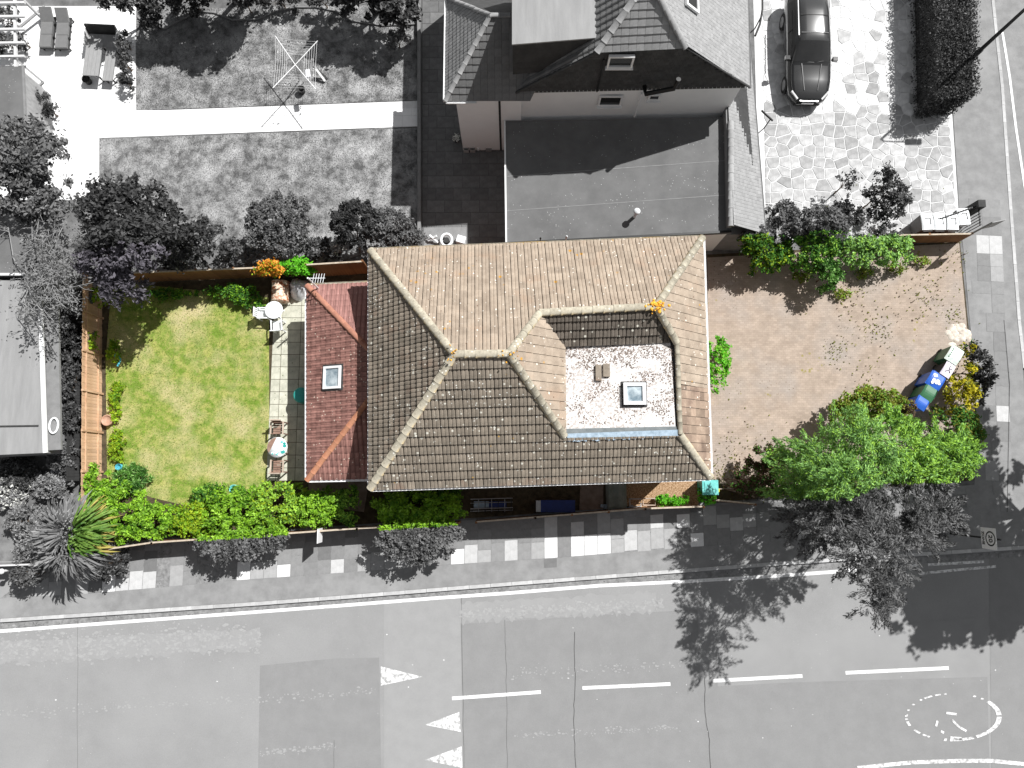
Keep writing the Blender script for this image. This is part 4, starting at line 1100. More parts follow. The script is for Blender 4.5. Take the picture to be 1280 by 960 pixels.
# lean-to: crest along the flat roof, falls east
l0, l1 = P(912, 118, 3.35), P(914, 290, 3.35); l0.y = P(912, -10, 3.35).y
q0, q1 = P(956, 299, 2.35), P(944, 0, 2.35); q1.y = l0.y; l1.y = q1a = P(956, 299, 2.35).y + .25
q0 = pt(q0.x, l1.y, 2.35); q1 = pt(q0.x - .35, l0.y, 2.35)
rank = []; stuff = []
ls = pt(P(912, 118, 3.35).x, l0.y, 3.35)
slope(gr, q0, q1, [q0, q1, pt(l0.x - .0, l0.y, 3.35), pt(l1.x, l1.y, 3.35)], .165, .13, 'flat', M['tile_grey_light'], 51, rank, stuff, thick=.014, gap=.008)
flush_tiles(gr, rank, stuff)
solid_roof(gr, [[q0, q1, pt(l0.x, l0.y, 3.35), pt(l1.x, l1.y, 3.35)]], M['dark_grey'])
ridge_line(gr, pt(l1.x, l1.y, 3.38), pt(l0.x, yE - .4, 3.38), M['ridge_grey'], r=.13, seed=52)
MB().prism([(l1.x - .1, l1.y + .02), (q0.x - .25, l1.y + .02), (q1.x - .25, l0.y), (l0.x - .1, l0.y)], -.01, 2.2).build('wall', M['mid_grey'], gr)
MB().prism([(l1.x - .08, l1.y + .04), (l1.x + .1, l1.y + .04), (l0.x + .1, l0.y), (l0.x - .08, l0.y)], 2.21, 3.3).build('upstand', M['mid_grey'], gr)
gutter(gr, q0, q1, M['mid_grey'], .09)
# vents on the flat roof
def roofvent(label, u, v, h, r, m):
    b = P(u, v, ZA); t = thing('roof_vent', label, 'vent', b)
    MB().tube([b, b + pt(0, 0, h)], r * .7, 12).build('pipe', m, t)
    MB().lathe(b + pt(0, 0, h - .02), [(r * .8, -.05), (r * 1.35, 0), (r * 1.35, .07), (r * .9, .13), (.001, .16)], n=16).build('cowl', m, t)
roofvent('white mushroom capped vent pipe standing on the flat garage roof', 793, 271, .62, .11, M['white_plastic'])
roofvent('thin pale vent stub by the south edge of the garage roof', 707, 301, .5, .04, M['white_plastic'])
roofvent('thin dark vent stub west of the pale one on the garage roof', 675, 303, .5, .03, M['dark_grey'])

# ------------------------------------------------------------ grey outbuilding on the left
ob = thing('outbuilding', 'outbuilding with grey felt roof and white edge at the left of the picture', 'outbuilding', (-22, 5, 0))
zo = 2.6; o4 = [P(*q, zo) for q in ((-80, 350), (50, 350), (57, 566), (-80, 572))]
MB().prism([(p.x + .1 * (-1 if i in (1, 2) else 1), p.y) for i, p in enumerate(o4)], -.01, zo - .1).build('wall', M['mid_grey'], ob)
MB().prism([p.xy for p in o4], zo - .098, zo).build('flat_roof', M['felt_pale'], ob)
MB().span(o4[1] + pt(.02, 0, .04), o4[2] + pt(.02, 0, .04), .17, .08).build('white_edging', M['white_trim'], ob)
MB().span(P(-80, 534, zo + .03), P(48, 532, zo + .03), .06, .03).build('felt_seam', M['dark_grey'], ob)
MB().prism([P(*q, 2.3).xy for q in ((55, 352), (72, 352), (76, 562), (60, 563))], 2.18, 2.3).build('side_roof', M['mid_grey'], ob)
up4 = [P(*q, 2.8) for q in ((-80, 292), (46, 294), (52, 343), (-80, 343))]
MB().prism([p.xy for p in up4], 2.64, 2.8).build('upper_roof', M['felt_grey'], ob)
MB().prism([(p.x * .999, p.y - .02) for p in up4], -.01, 2.63).build('wall', M['mid_grey'], ob)
MB().span(P(-80, 343, 2.84), P(52, 343, 2.84), .1, .08).build('white_edging', M['white_trim'], ob)
vo = thing('roof_hoop', 'white oval hoop lying beside the outbuilding roof', 'hoop', P(67, 532, 2.32))
c = P(67, 532, 2.36); MB().tube([c + pt(.19 * math.cos(a / 10 * math.pi), .33 * math.sin(a / 10 * math.pi), 0) for a in range(21)], .045, 8, cap=False).build('ring', M['white_plastic'], vo)
sh = thing('garden_shed', 'small grey flat roofed shed between the pergola and the leafy tree', 'shed', P(10, 120))
s4 = [P(*q, 2.2) for q in ((-60, 84), (28, 83), (32, 170), (-60, 170))]
MB().prism([p.xy for p in s4], 2.1, 2.2).build('roof', M['felt_grey'], sh)
MB().prism([(p.x, p.y) for p in [P(*q, 2.2) for q in ((-60, 88), (26, 87), (30, 165), (-60, 165))]], -.01, 2.098).build('wall', M['grey_wood'], sh)
MB().span(P(29, 83, 2.22), P(33, 170, 2.22), .09, .09).build('edging', M['mid_grey'], sh)
for i in range(7):
    a = P(33 + i * 5, 100 + i * 4, .02); MB().span(a, P(40 + i * 4.5, 150, .02), .12, .06).build('deck_board', M['grey_wood'], sh)

# ------------------------------------------------------------ fences, board by board
def board_fence(name, label, a, b, h, m, bw=.15, post=1.83, side=1, lean=0, cap=None, z0=0):
    a = Vector((a.x, a.y, z0)); b = Vector((b.x, b.y, z0)); d = b - a; L = d.length; d.normalize(); n = Vector((-d.y, d.x, 0)) * side
    t = thing(name, label, 'fence', a, math.atan2(d.y, d.x)); k = max(1, round(L / bw)); w_ = L / k
    me = MB().box((0, 0, 0), (w_ + .012, .016, h), rz=.05).mesh('board', m)
    for i in range(k):
        o = link('board', me, t); o.location = (w_ * (i + .5), .035 * side + rnd.uniform(-.003, .003), h / 2 + .03 + rnd.uniform(-.012, .012)); o.rotation_euler = (rnd.uniform(-.01, .01), 0, 0)
    kp = max(1, round(L / post))
    for i in range(kp + 1):
        MB().box((L * i / kp, 0, h / 2 + .03), (.09, .09, h + .06)).build('post', m, t, local=True)
    for z in (.35, h - .25): MB().box((L / 2, 0, z), (L, .04, .07)).build('rail', m, t, local=True)
    if cap: MB().box((L / 2, .03 * side, h + .04), (L, .07, .035)).build('capping', cap, t, local=True)
    return t
FT = M['fence_top']
board_fence('board_fence', 'weathered orange brown board fence along the west edge of the lawn', P(129, 352), P(128, 690), 1.55, M['fence_wood'], side=-1)
board_fence('board_fence', 'brown board fence behind the lawn under the dark purple tree', P(172, 352), P(396, 343), 1.45, M['fence_dark'], side=-1, cap=FT)
board_fence('board_fence', 'short brown board fence with pale capping north of the red roof', P(396, 345), P(463, 341), 1.85, M['fence_dark'], side=-1, cap=FT)
fs = [(105, 691), (210, 675.5), (365, 665), (455, 658.5), (575, 652)]
labs = ['stretch of low board fence below the spiky palm and bright shrubs', 'long stretch of board fence along the pavement beside the worn road strip', 'short stretch of board fence by the leaning white sign', 'stretch of board fence under the rounded green shrub on the pavement']
for (p, q), l in zip(zip(fs, fs[1:]), labs): board_fence('board_fence', l, P(*p), P(*q), 1.45, M['fence_dark'], side=1, cap=FT)
fs = [(597, 651), (668, 645.5), (800, 635), (870, 632.5)]
labs = ['stretch of board fence beside the dark metal racks', 'stretch of board fence beside the navy box and tarpaulin', 'stretch of board fence by the green potted plants and gravel']
for (p, q), l in zip(zip(fs, fs[1:]), labs): board_fence('board_fence', l, P(*p), P(*q), 1.3, M['fence_dark'], side=1, cap=FT)
board_fence('board_fence', 'low end of the board fence sloping towards the big green tree', P(886, 625), P(937, 630), .75, M['fence_dark'], side=1, cap=FT)
board_fence('board_fence', 'dark board fence in front of the four pale bins by the side pavement', P(1092, 304), P(1196, 302), 1.15, M['fence_dark'], side=-1, cap=FT)
# neighbour's garden wall strip and low fence far left
gw = thing('garden_wall', 'thin pale wall between the neighbour lawn and the dark side path', 'wall', P(525, 150))
MB().prism([P(*q).xy for q in ((522.5, -20), (526.5, -20), (527, 310), (523, 310))], -.01, .35).build('coping', M['mid_grey'], gw)
board_fence('pale_fence', 'pale weathered fence at the bottom left corner beside the palm', P(-40, 706), P(62, 702), 1.3, M['grey_wood'], side=1, cap=M['pale_wood'])
board_fence('rear_fence', 'grey fence hidden in shrubs between the outbuilding and the lawn', P(104, 352), P(103, 600), 1.2, M['dark_grey'], side=1)

# ------------------------------------------------------------ the big tree at the corner and its neighbours
def tree_px(label, base, blobs, n, size, mats, seed, name='tree', trunk=.16, **kw):
    bl = [blob(*b) for b in blobs]
    b0 = P(*base); return plant(name, label, 'tree', bl, n, size, mats, base=(b0.x, b0.y, 0), trunk=trunk, seed=seed, **kw)
tree_px('large bluish green tree at the drive corner hanging grey over the pavement', (1045, 604),
        [(1015, 575, 52, 42, 4.3, 1.3), (1065, 560, 48, 48, 5.2, 1.5), (1000, 595, 30, 30, 3.2, 1.2), (1040, 640, 62, 38, 4.6, 1.5), (1085, 690, 48, 55, 6.2, 1.3), (1095, 745, 26, 32, 6.6, 1.0), (1050, 600, 50, 35, 5.6, 1.2), (1010, 650, 36, 34, 3.8, 1.0), (985, 612, 26, 24, 2.6, 1.0), (1140, 665, 34, 32, 6.0, .9)], 56000, .14, ('bluish', 'fresh', 'g_mid'), 11, clump=.27, asp=.26, branches=12, lo=.5, spray=3.2, barkm='bark_grey')
tree_px('taller fresh green tree right of the bluish one beside the coloured bins', (1120, 600),
        [(1115, 566, 46, 40, 4.4, 1.4), (1172, 566, 34, 32, 3.4, 1.2), (1140, 592, 46, 24, 5.0, 1.2), (1150, 640, 44, 30, 5.4, 1.1), (1192, 572, 24, 30, 3.0, 1.1), (1105, 530, 32, 20, 3.2, .9)], 34000, .14, ('fresh', 'bluish', 'g_mid'), 12, clump=.27, asp=.3, branches=12, lo=.5, spray=2.6, barkm='bark_grey')
shrub('olive and russet shrub reaching over the drive above the big tree', 1085, 505, 42, 22, 2.6, ('olive', 'fresh', 'g_mid'), seed=13, extra=[(1060, 515, 25, 16, 1.6, .8)])
shrub('dark reddish shrub tucked between the green tree and the blue bin', 1118, 512, 16, 13, 2.2, ('reddish', 'olive', 'g_dark'), seed=14)
shrub('dark russet leaved shrub at the left foot of the big tree', 945, 597, 34, 24, 1.5, ('reddish', 'deep', 'g_dark'), seed=15, extra=[(965, 570, 22, 16, 1.4, .7)])
shrub('yellow flowering shrub behind the blue bin by the pavement', 1196, 496, 19, 24, 2.0, ('yellow', 'olive', 'g_dark'), seed=16)
shrub('small yellow leaved shrub beside the lilac lidded bin', 1206, 466, 9, 12, 1.6, ('yellow', 'deep', 'g_dark'), seed=17)
shrub('tiny yellow bush beside the pale green lid at the drive mouth', 1209, 437, 8, 9, 1.2, ('yellow', 'deep', 'g_dark'), seed=18)
shrub('dark grey hedge bush spilling over the side pavement', 1221, 470, 11, 38, 1.9, ('g_dark', 'g_mid'), seed=19, n=2600)
shrub('dark green shrub under the yellow one at the corner of the plot', 1192, 540, 28, 34, 2.4, ('deep', 'olive', 'g_dark'), seed=20)
# the tree just beyond the right edge whose shade falls over the corner
tb = P(1345, 588)
plant('tree', 'broad dark tree at the right edge shading the road corner', 'tree', [(tb.x, tb.y, 8.3, 3.9, 2.3, 2.2), (tb.x - 1.2, tb.y + 1.3, 7.2, 2.6, 2.2, 1.8), (tb.x + 1.2, tb.y - .6, 7.6, 3.0, 2.2, 2.0), (tb.x - .6, tb.y - 1.0, 9.0, 2.6, 1.7, 1.5), (tb.x - .4, tb.y + 4.3, 7.5, 2.7, 2.8, 1.6)], 42000, .26, ('g_dark', 'g_mid'), base=(tb.x, tb.y, 0), trunk=.25, seed=21, clump=.4, branches=16, lo=.2, asp=.7)

# ------------------------------------------------------------ coloured borders round the lawn
B = ('bright', 'fresh', 'g_mid'); D = ('deep', 'bright', 'g_dark')
shrub('bright green shrub in the corner beside the fence and spiky palm', 152, 640, 36, 38, 1.5, B, seed=30)
shrub('bright green bush right of the corner shrub below the lawn', 196, 652, 34, 24, 1.3, B, seed=31)
shrub('low yellow green bush in the middle of the south border', 243, 650, 34, 22, 1.3, ('yellow_green', 'bright', 'g_mid'), seed=32)
shrub('larger green shrub trailing grey leaves onto the pavement', 300, 640, 42, 34, 1.7, B, seed=33, extra=[(285, 685, 40, 18, 1.5, .5), (325, 672, 34, 18, 1.5, .5)])
shrub('pale green shrub by the wooden chairs at the patio end', 350, 632, 36, 30, 1.6, ('fresh', 'yellow_green', 'g_mid'), seed=34)
shrub('leafy green shrub below the corner of the red roof', 398, 636, 30, 24, 1.5, B, seed=35)
shrub('thin green climber beside the dark gap by the leaning sign', 436, 632, 14, 26, 1.5, ('fresh', 'deep', 'g_mid'), seed=36)
shrub('rounded green shrub south of the house half over the pavement', 522, 636, 58, 24, 1.7, ('bright', 'fresh', 'g_soft'), seed=37, extra=[(520, 676, 50, 26, 1.5, .55), (545, 664, 34, 16, 1.4, .4)])
shrub('dark green growth under the eaves behind the rounded shrub', 530, 618, 52, 10, .8, D, seed=38)
shrub('green bush at the top of the south border beside the teal pot', 265, 622, 26, 14, .9, ('deep', 'fresh', 'g_dark'), seed=39)
shrub('leafy plants climbing at the south end of the west fence', 122, 612, 16, 30, 1.5, B, seed=40)
shrub('fan of grassy green leaves beside the turquoise pot', 168, 598, 26, 16, .7, ('deep', 'bluish', 'g_dark'), seed=41, size=.2, asp=.2)
for i, (u, v, ru, rv, h, l) in enumerate([(143, 440, 8, 16, .5, 'green tuft beside the blue hoop at the fence'), (146, 500, 9, 26, .45, 'low weeds above the clay ring along the fence'), (148, 556, 10, 24, .5, 'low weeds below the clay ring along the fence'),
        (115, 430, 9, 16, 1.3, 'small climber on the upper part of the west fence'), (124, 372, 10, 14, 1.2, 'olive climber at the top end of the west fence'), (215, 368, 34, 7, .5, 'dark low plants in the shade below the purple tree fence'),
        (290, 364, 34, 9, .7, 'dark green plants in the shade left of the rusty drum'), (302, 372, 12, 8, .7, 'bright leafy tuft at the end of the shaded border'), (318, 380, 14, 10, .5, 'shaded ferns beside the rusty drum')]):
    shrub(l, u, v, ru, rv, h, (D if i > 4 else ('yellow_green', 'bright', 'g_mid')), seed=50 + i, size=.12, name='border_plant', cat='plant', clump=.12)
shrub('vivid green climber on the fence behind the white sack', 375, 337, 22, 9, 2.1, ('vivid', 'vivid', 'vivid'), seed=60, name='climber', cat='climber', n=1500)
shrub('orange flowering plant above the rusty drum', 344, 341, 20, 9, 2.5, ('orange', 'yellow_green', 'orange'), seed=61, name='flowering_plant', cat='plant', n=1400, size=.13)
shrub('vivid green rounded bush against the east wall of the house', 895, 452, 15, 37, 1.2, ('vivid', 'fresh', 'vivid'), seed=62, n=3200, size=.12)
# shrubs along the north side of the drive: green inside the plot, grey beyond
G = ('deep', 'fresh', 'g_mid')
shrub('dense shrub with yellow flowers at the corner of the garage', 955, 318, 34, 26, 1.8, ('deep', 'yellow_green', 'g_mid'), seed=70, extra=[(940, 300, 24, 20, 1.8, .8)])
shrub('tall mixed shrub in the middle of the row north of the drive', 1010, 312, 40, 30, 2.0, ('deep', 'fresh', 'g_mid'), seed=71, extra=[(1020, 282, 40, 22, 2.0, .9), (985, 285, 26, 20, 1.6, .8)])
shrub('dark shrub hanging down over the drive paving', 1032, 345, 16, 22, 1.9, ('deep', 'bluish', 'g_dark'), seed=72)
shrub('bluish green shrub left of the pale bins', 1105, 312, 36, 24, 1.7, ('bluish', 'fresh', 'g_mid'), seed=73, extra=[(1075, 316, 26, 20, 1.5, .7)])
shrub('spiky grey shrub with upright shoots beside the pale bins', 1105, 255, 28, 32, 2.4, ('g_dark', 'g_mid'), seed=74, n=3800, extra=[(1102, 225, 9, 18, 2.6, .9)])
shrub('thin grey sprig leaning over the crazy paving', 1056, 230, 12, 12, 2.2, ('g_dark', 'g_mid'), seed=75, n=240)
shrub('grey shrub behind the mixed shrub beside the lean-to roof', 975, 272, 22, 18, 1.7, ('g_mid', 'g_soft'), seed=76)
shrub('grey leafy shrub in the middle of the row by the crazy paving', 1050, 272, 22, 18, 1.9, ('g_dark', 'g_mid'), seed=77)
for i in range(5):
    u, v = [(1052, 372), (1080, 345), (1120, 340), (1150, 330), (1000, 350)][i]
    shrub(['low green tuft below the hanging shrub', 'olive weeds at the edge of the drive', 'yellowish weeds by the bluish shrub', 'dry grass tuft near the board shadow', 'dark weeds in the shade on the drive'][i], u, v - 4, 12, 7, .35, ('olive', 'fresh', 'g_mid'), seed=80 + i, size=.1, name='weed_tuft', cat='weeds', clump=.1)
# weeds in the joints of the drive
g = np.random.default_rng(9); pts_ = []
for cu, cv, s_, k in ((1160, 370, 13, 90), (1095, 408, 14, 110), (1045, 440, 8, 60), (1190, 395, 7, 40), (1062, 372, 14, 70), (1085, 475, 16, 50), (1140, 345, 22, 60), (930, 575, 24, 160), (905, 595, 14, 160), (1190, 320, 12, 60), (1100, 350, 50, 70)):
    for i in range(k):
        p = P(cu + g.normal() * s_, cv + g.normal() * s_); pts_.append((p.x, p.y, .03))
tag(link('drive_weeds', leaf_mesh('drive_weeds', pts_, .10, [L_['olive'], L_['reddish']], 3, asp=.5)), kind='stuff')
grass('lawn_grass', [LAWN], 34000, .05, ('straw', 'bright'), 1)
grass('neighbour_grass', GL, 110000, .05, ('g_grass', 'g_light'), 2)

# ------------------------------------------------------------ grey planting round the edges
GM = ('g_mid', 'g_soft'); GD = ('g_dark', 'g_mid'); GLt = ('g_light', 'g_soft')
def gtree(label, base, blobs, n, size, mats, seed, **kw): return tree_px(label, base, blobs, n, size, mats, seed, barkm='bark_grey', **kw)
gtree('mid grey leafy tree at the left edge above the outbuilding', (70, 240), [(35, 200, 55, 50, 3.6, 1.3), (15, 240, 45, 40, 3.4, 1.2), (55, 250, 45, 32, 3.2, 1.1)], 12000, .2, GM, 90, clump=.3)
gtree('dark purple leaved tree overhanging the north west lawn corner', (185, 320), [(160, 265, 58, 42, 4.0, 1.4), (175, 305, 55, 40, 4.4, 1.4), (155, 355, 34, 26, 3.6, 1.0), (205, 290, 38, 36, 3.6, 1.3), (140, 325, 36, 34, 3.8, 1.2)], 17000, .19, ('purple', 'purple', 'g_dark'), 91, clump=.26)
gtree('dark leafy bush right of the purple tree beyond the fence', (262, 335), [(262, 305, 36, 32, 2.2, 1.0), (232, 315, 26, 26, 2.0, .9)], 5200, .17, GD, 92, trunk=.07)
gtree('grey rounded conifer beyond the fence above the orange flowers', (350, 325), [(352, 284, 46, 42, 1.7, 1.1)], 17000, .12, ('g_soft', 'g_mid'), 93, trunk=.07, clump=.14)
gtree('dark rounded evergreen behind the corner of the red roof', (450, 315), [(448, 283, 34, 32, 1.9, 1.1)], 12000, .12, ('g_dark', 'g_dark'), 94, trunk=.07, clump=.12)
gtree('grey shrub between the dark evergreen and the side path', (492, 320), [(488, 286, 34, 24, 1.9, .9), (505, 300, 26, 16, 1.6, .7)], 9000, .13, ('g_mid', 'g_soft'), 95, trunk=.06, clump=.15)
shrub('dark low shrub between the leafy bush and the rounded conifer', 303, 318, 26, 18, 1.5, GM, seed=105)
shrub('dark low shrub between the rounded conifer and the dark evergreen', 402, 314, 22, 15, 1.3, GD, seed=106)
shrub('dark low shrub under the right side of the purple tree', 225, 326, 26, 14, 1.6, GD, seed=107)
shrub('pale flowering tuft in the gap beside the dark evergreen', 422, 312, 8, 10, 1.0, ('g_light', 'white'), seed=96, n=300)
gtree('bushy tree at the top edge above the white seats', (183, 12), [(150, 0, 36, 18, 2.0, .9), (200, 2, 30, 24, 1.9, 1.0), (190, 26, 12, 14, 1.5, .7)], 7000, .17, GD, 97)
gtree('wide dark tree at the top edge left of the rotary airer', (296, 2), [(272, -40, 60, 40, 3.0, 1.3), (232, -34, 34, 28, 2.8, 1.1), (300, -10, 20, 14, 1.6, .8)], 16000, .24, GD, 98, clump=.3, branches=4)
shrub('low dark bush along the top edge left of the pale round shrub', 245, 4, 38, 14, 1.3, GD, seed=102)
shrub('low dark bush along the top edge right of the pale round shrub', 352, 2, 34, 10, 1.1, GD, seed=103)
shrub('small dark bush at the top edge left of the wide leafy one', 405, 2, 24, 10, 1.2, GD, seed=104)
be = thing('bed_edging', 'thin pale curved edging between the lawn and the top flower beds', 'edging', P(290, 20))
MB().tube([P(u, v, .05) for u, v in ((172, 22), (190, 33), (206, 36), (228, 24), (250, 14), (268, 16), (290, 25), (322, 24), (345, 14), (372, 9), (395, 9), (420, 14), (440, 26), (478, 32), (520, 30))], .045, 6).build('edging', M['mid_grey'], be)
shrub('pale grey rounded shrub at the top edge of the lawn', 308, 4, 17, 14, 1.4, ('g_light', 'g_soft'), seed=99)
gtree('dark spreading tree at the top edge right of the rotary airer', (478, 8), [(462, -42, 48, 34, 3.0, 1.2), (494, 12, 30, 30, 1.9, 1.0), (452, 2, 30, 20, 1.7, .9)], 17000, .22, GD, 100, branches=4)
shrub('pale leaved bush beside the thin wall near the white path', 498, 52, 16, 14, 1.0, ('g_light', 'g_mid'), seed=101)
for i, (u, v, ru, rv, h, l) in enumerate([(157, 55, 7, 16, 1.0, 'dark plant behind the upper end of the seat'), (159, 82, 7, 14, .9, 'dark plant in the middle of the bed by the seat'), (160, 104, 9, 11, .9, 'dark plant at the lower end of the bed by the seat'), (48, 126, 13, 12, 1.3, 'dark bush by the shed steps'), (64, 138, 9, 10, 1.1, 'small dark bush right of the shed bush'), (10, 24, 18, 14, 1.2, 'grey plant under the top of the pergola'), (12, 56, 20, 12, 1.0, 'grey plant under the middle of the pergola'), (30, 52, 10, 10, 1.0, 'spiky plant poking out of the pergola')]):
    shrub(l, u, v, ru, rv, h, GM if i > 4 else GD, seed=110 + i, name='plant', cat='plant')
for i, (u, v, ru, rv, h, l) in enumerate([(84, 395, 18, 28, 2.0, 'grey shrub behind the upper west fence'), (92, 440, 13, 24, 1.7, 'dark shrub beside the white edged roof'), (90, 480, 14, 24, 1.6, 'dark shrub by the white hoop'), (88, 525, 13, 24, 1.5, 'dark shrub below the white hoop'), (80, 568, 20, 20, 1.4, 'grey shrub below the outbuilding corner'), (68, 608, 24, 18, 1.2, 'grey shrub above the spiky palm'), (25, 590, 30, 22, 1.0, 'dark bush in the outbuilding shade'), (35, 650, 26, 22, 1.0, 'grey bush left of the spiky palm'), (12, 612, 24, 24, .8, 'pale bush at the bottom left edge'), (48, 690, 26, 16, 1.5, 'grey bush at the foot of the spiky palm'), (42, 718, 22, 14, 1.5, 'grey bush hanging over the left pavement'), (140, 702, 24, 22, 1.6, 'grey trailing bush on the pavement right of the palm')]):
    shrub(l, u, v, ru, rv, h, ('g_light', 'white') if i == 8 else GLt if i in (5, 7, 9) else GM if i in (0, 4, 10) else GD, seed=130 + i)
# bare branching tree over the outbuilding
bt = thing('branching_tree', 'pale sparsely leaved tree with twisting branches over the outbuilding roof', 'tree', P(95, 380))
mb = MB(); rr = random.Random(5); b0 = P(95, 385); tops = []
mb.tube([b0, b0 + pt(-.2, .1, 1.4), b0 + pt(-.5, .3, 2.6)], .1, 8, r2=.06)
hub = b0 + pt(-.5, .3, 2.6)
for i in range(70):
    u = 72 + rr.gauss(0, 26); v = 335 + rr.gauss(0, 42); e = P(u, v, rr.uniform(2.8, 4.4)); m1 = hub.lerp(e, .5) + pt(rr.gauss(0, .3), rr.gauss(0, .3), .2)
    mb.tube([hub, m1, e], .035, 5, r2=.012, cap=False); tops.append(e)
    for j in range(7):
        s0 = m1.lerp(e, rr.uniform(.1, 1)); e2 = s0 + pt(rr.gauss(0, .35), rr.gauss(0, .35), rr.uniform(-.05, .3)); mb.tube([s0, s0.lerp(e2, .5) + pt(rr.gauss(0, .05), rr.gauss(0, .05), .05), e2], .013, 4, r2=.006, cap=False); tops.append(e2)
mb.build('branches', M['bark_pale'], bt)
g = np.random.default_rng(8); tp = np.array([tuple(t) for t in tops]); pw = tp[g.integers(0, len(tp), 2600)] + g.normal(size=(2600, 3)) * .14
me = leaf_mesh('foliage', pw, .13, [L_['g_branch'], L_['g_soft']], 2); o = link('foliage', me, bt)
co = np.empty(len(me.vertices) * 3); me.vertices.foreach_get('co', co); co = co.reshape(-1, 3) - np.array(bt.location); me.vertices.foreach_set('co', co.ravel()); me.update()
# spiky palm with strap leaves
pc = P(90, 665, 2.1); pm = thing('palm', 'large spiky cordyline palm at the bottom left corner, one side green', 'palm', (pc.x + .6, pc.y + .1, 0))
MB().tube([pt(pc.x + .6, pc.y + .1, 0), pt(pc.x + .25, pc.y, 1.2), pt(pc.x, pc.y, 2.0)], .13, 10, r2=.1).build('trunk', M['bark_grey'], pm)
rr = random.Random(12); ml = [M.setdefault('pl_g', None), None]
lm('palm_green', (.05, .14, .02), (.20, .32, .06)); lm('palm_straw', (.3, .26, .05), (.5, .42, .12)); lm('palm_grey', .05, .36)
for hx, hy, hz, nn, rl in ((0, 0, 2.1, 420, 1.75), (-.05, -.7, 2.0, 300, 1.7), (.45, .1, 1.8, 120, 1.3)):
    mb = MB()
    for i in range(nn):
        a = rr.uniform(0, 6.283); e_ = rr.uniform(-.35, 1.35); L = rl * rr.uniform(.75, 1.1); c = pc + pt(hx, hy, hz - 2.1)
        d = pt(math.cos(a) * math.cos(e_), math.sin(a) * math.cos(e_), math.sin(e_)); s_ = pt(-math.sin(a), math.cos(a), 0) * .042
        p0 = c + d * .06; p1 = c + d * L * .5 + pt(0, 0, -.03); p2 = c + d * L * .85 + pt(0, 0, -.14 * L); p3 = c + d * L + pt(0, 0, -.3 * L)
        mi = 0
        if p2.x > -18.3 and p2.y > -3.15: mi = 1 if e_ > -.0 else 2
        mb.add([p0 - s_ * .6, p0 + s_ * .6, p1 + s_, p1 - s_, p2 + s_ * .8, p2 - s_ * .8, p3], [(0, 1, 2, 3), (3, 2, 4, 5), (5, 4, 6)], mi)
    mb.build('leaf_rosette', [L_['palm_grey'], L_['palm_green'], L_['palm_straw']], pm)
# clipped hedge beside the side pavement
hg = thing('hedge', 'tall clipped dark hedge between the crazy paving and the pavement', 'hedge', P(1160, 60))
g = np.random.default_rng(33); hp = []
hA, hB, hC, hD = P(1138, -60), P(1186, -60), P(1190, 140), P(1143, 146); hh = 2.0
n_ = 26000; s_ = g.random(n_); t_ = g.random(n_); z_ = g.random(n_)
X = np.array([(hA.x, hA.y), (hB.x, hB.y), (hC.x, hC.y), (hD.x, hD.y)])
top_ = g.random(n_) < .5
edge = g.integers(0, 4, n_); ss = np.where(top_, s_, np.select([edge == 0, edge == 1, edge == 2, edge == 3], [s_, 1., s_, 0.])); tt = np.where(top_, t_, np.select([edge == 0, edge == 1, edge == 2, edge == 3], [0., t_, 1., t_]))
xy = ((1 - ss) * (1 - tt))[:, None] * X[0] + (ss * (1 - tt))[:, None] * X[1] + (ss * tt)[:, None] * X[2] + ((1 - ss) * tt)[:, None] * X[3]
zz = np.where(top_, hh + g.normal(size=n_) * .07, z_ * hh)
pw = np.concatenate([xy + g.normal(size=(n_, 2)) * .09, zz[:, None]], 1)
me = leaf_mesh('foliage', pw, .11, [L_['g_dark'], L_['g_mid']], 5, up=.2); o = link('foliage', me, hg)
co = np.empty(len(me.vertices) * 3); me.vertices.foreach_get('co', co); co = co.reshape(-1, 3) - np.array(hg.location); me.vertices.foreach_set('co', co.ravel()); me.update()
MB().prism([(p.x, p.y) for p in (hA + pt(.15, 0, 0), hB + pt(-.15, 0, 0), hC + pt(-.15, .15, 0), hD + pt(.15, .15, 0))], .02, hh - .15).build('stem_mass', M['dark_grey'], hg)

# ------------------------------------------------------------ street furniture
lb = P(1200, 86); lp = thing('street_lamp', 'tall dark street lamp rising beside the clipped hedge', 'lamp', lb)
MB().tube([lb, lb + pt(0, 0, 1.6)], .13, 12).build('base', M['dark_grey'], lp)
MB().tube([lb + pt(0, 0, 1.55), lb + pt(0, 0, 3.6), lb + pt(0, 0, 6.8)], .095, 12, r2=.06).build('pole', M['dark_grey'], lp)
MB().tube([lb + pt(0, 0, 6.78), lb + pt(.25, 0, 7.0), lb + pt(1.4, .02, 7.1)], .035, 8).build('arm', M['dark_grey'], lp)
MB().box(lb + pt(1.75, .02, 7.1), (.75, .26, .14)).build('lantern', M['mid_grey'], lp)
sb = P(1188, 667); sg = thing('road_sign', 'black pole with white 20 zone speed sign at the road corner', 'sign', sb)
MB().tube([sb, sb + pt(0, 0, 3.35)], .04, 10).build('pole', M['metal_black'], sg)
MB().tube([sb + pt(0, 0, 1.28), sb + pt(0, 0, 1.36)], .05, 10).build('band', M['white_trim'], sg)
zc = 2.72; W2 = .44; H2 = .47
pl = MB().box(sb + pt(-.06, 0, zc), (.02, W2 * 2, H2 * 2)).build('sign_plate', M['white_trim'], sg)
mb = MB(); cc = sb + pt(-.074, 0, zc + .12)
for i in range(32):
    a0, a1 = i / 32 * 6.2832, (i + 1) / 32 * 6.2832
    f = lambda r, a: cc + pt(0, r * math.cos(a), r * math.sin(a))
    mb.add([f(.25, a0), f(.25, a1), f(.31, a1), f(.31, a0)], [(0, 1, 2, 3)])
mb.build('ring', M['metal_black'], pl)
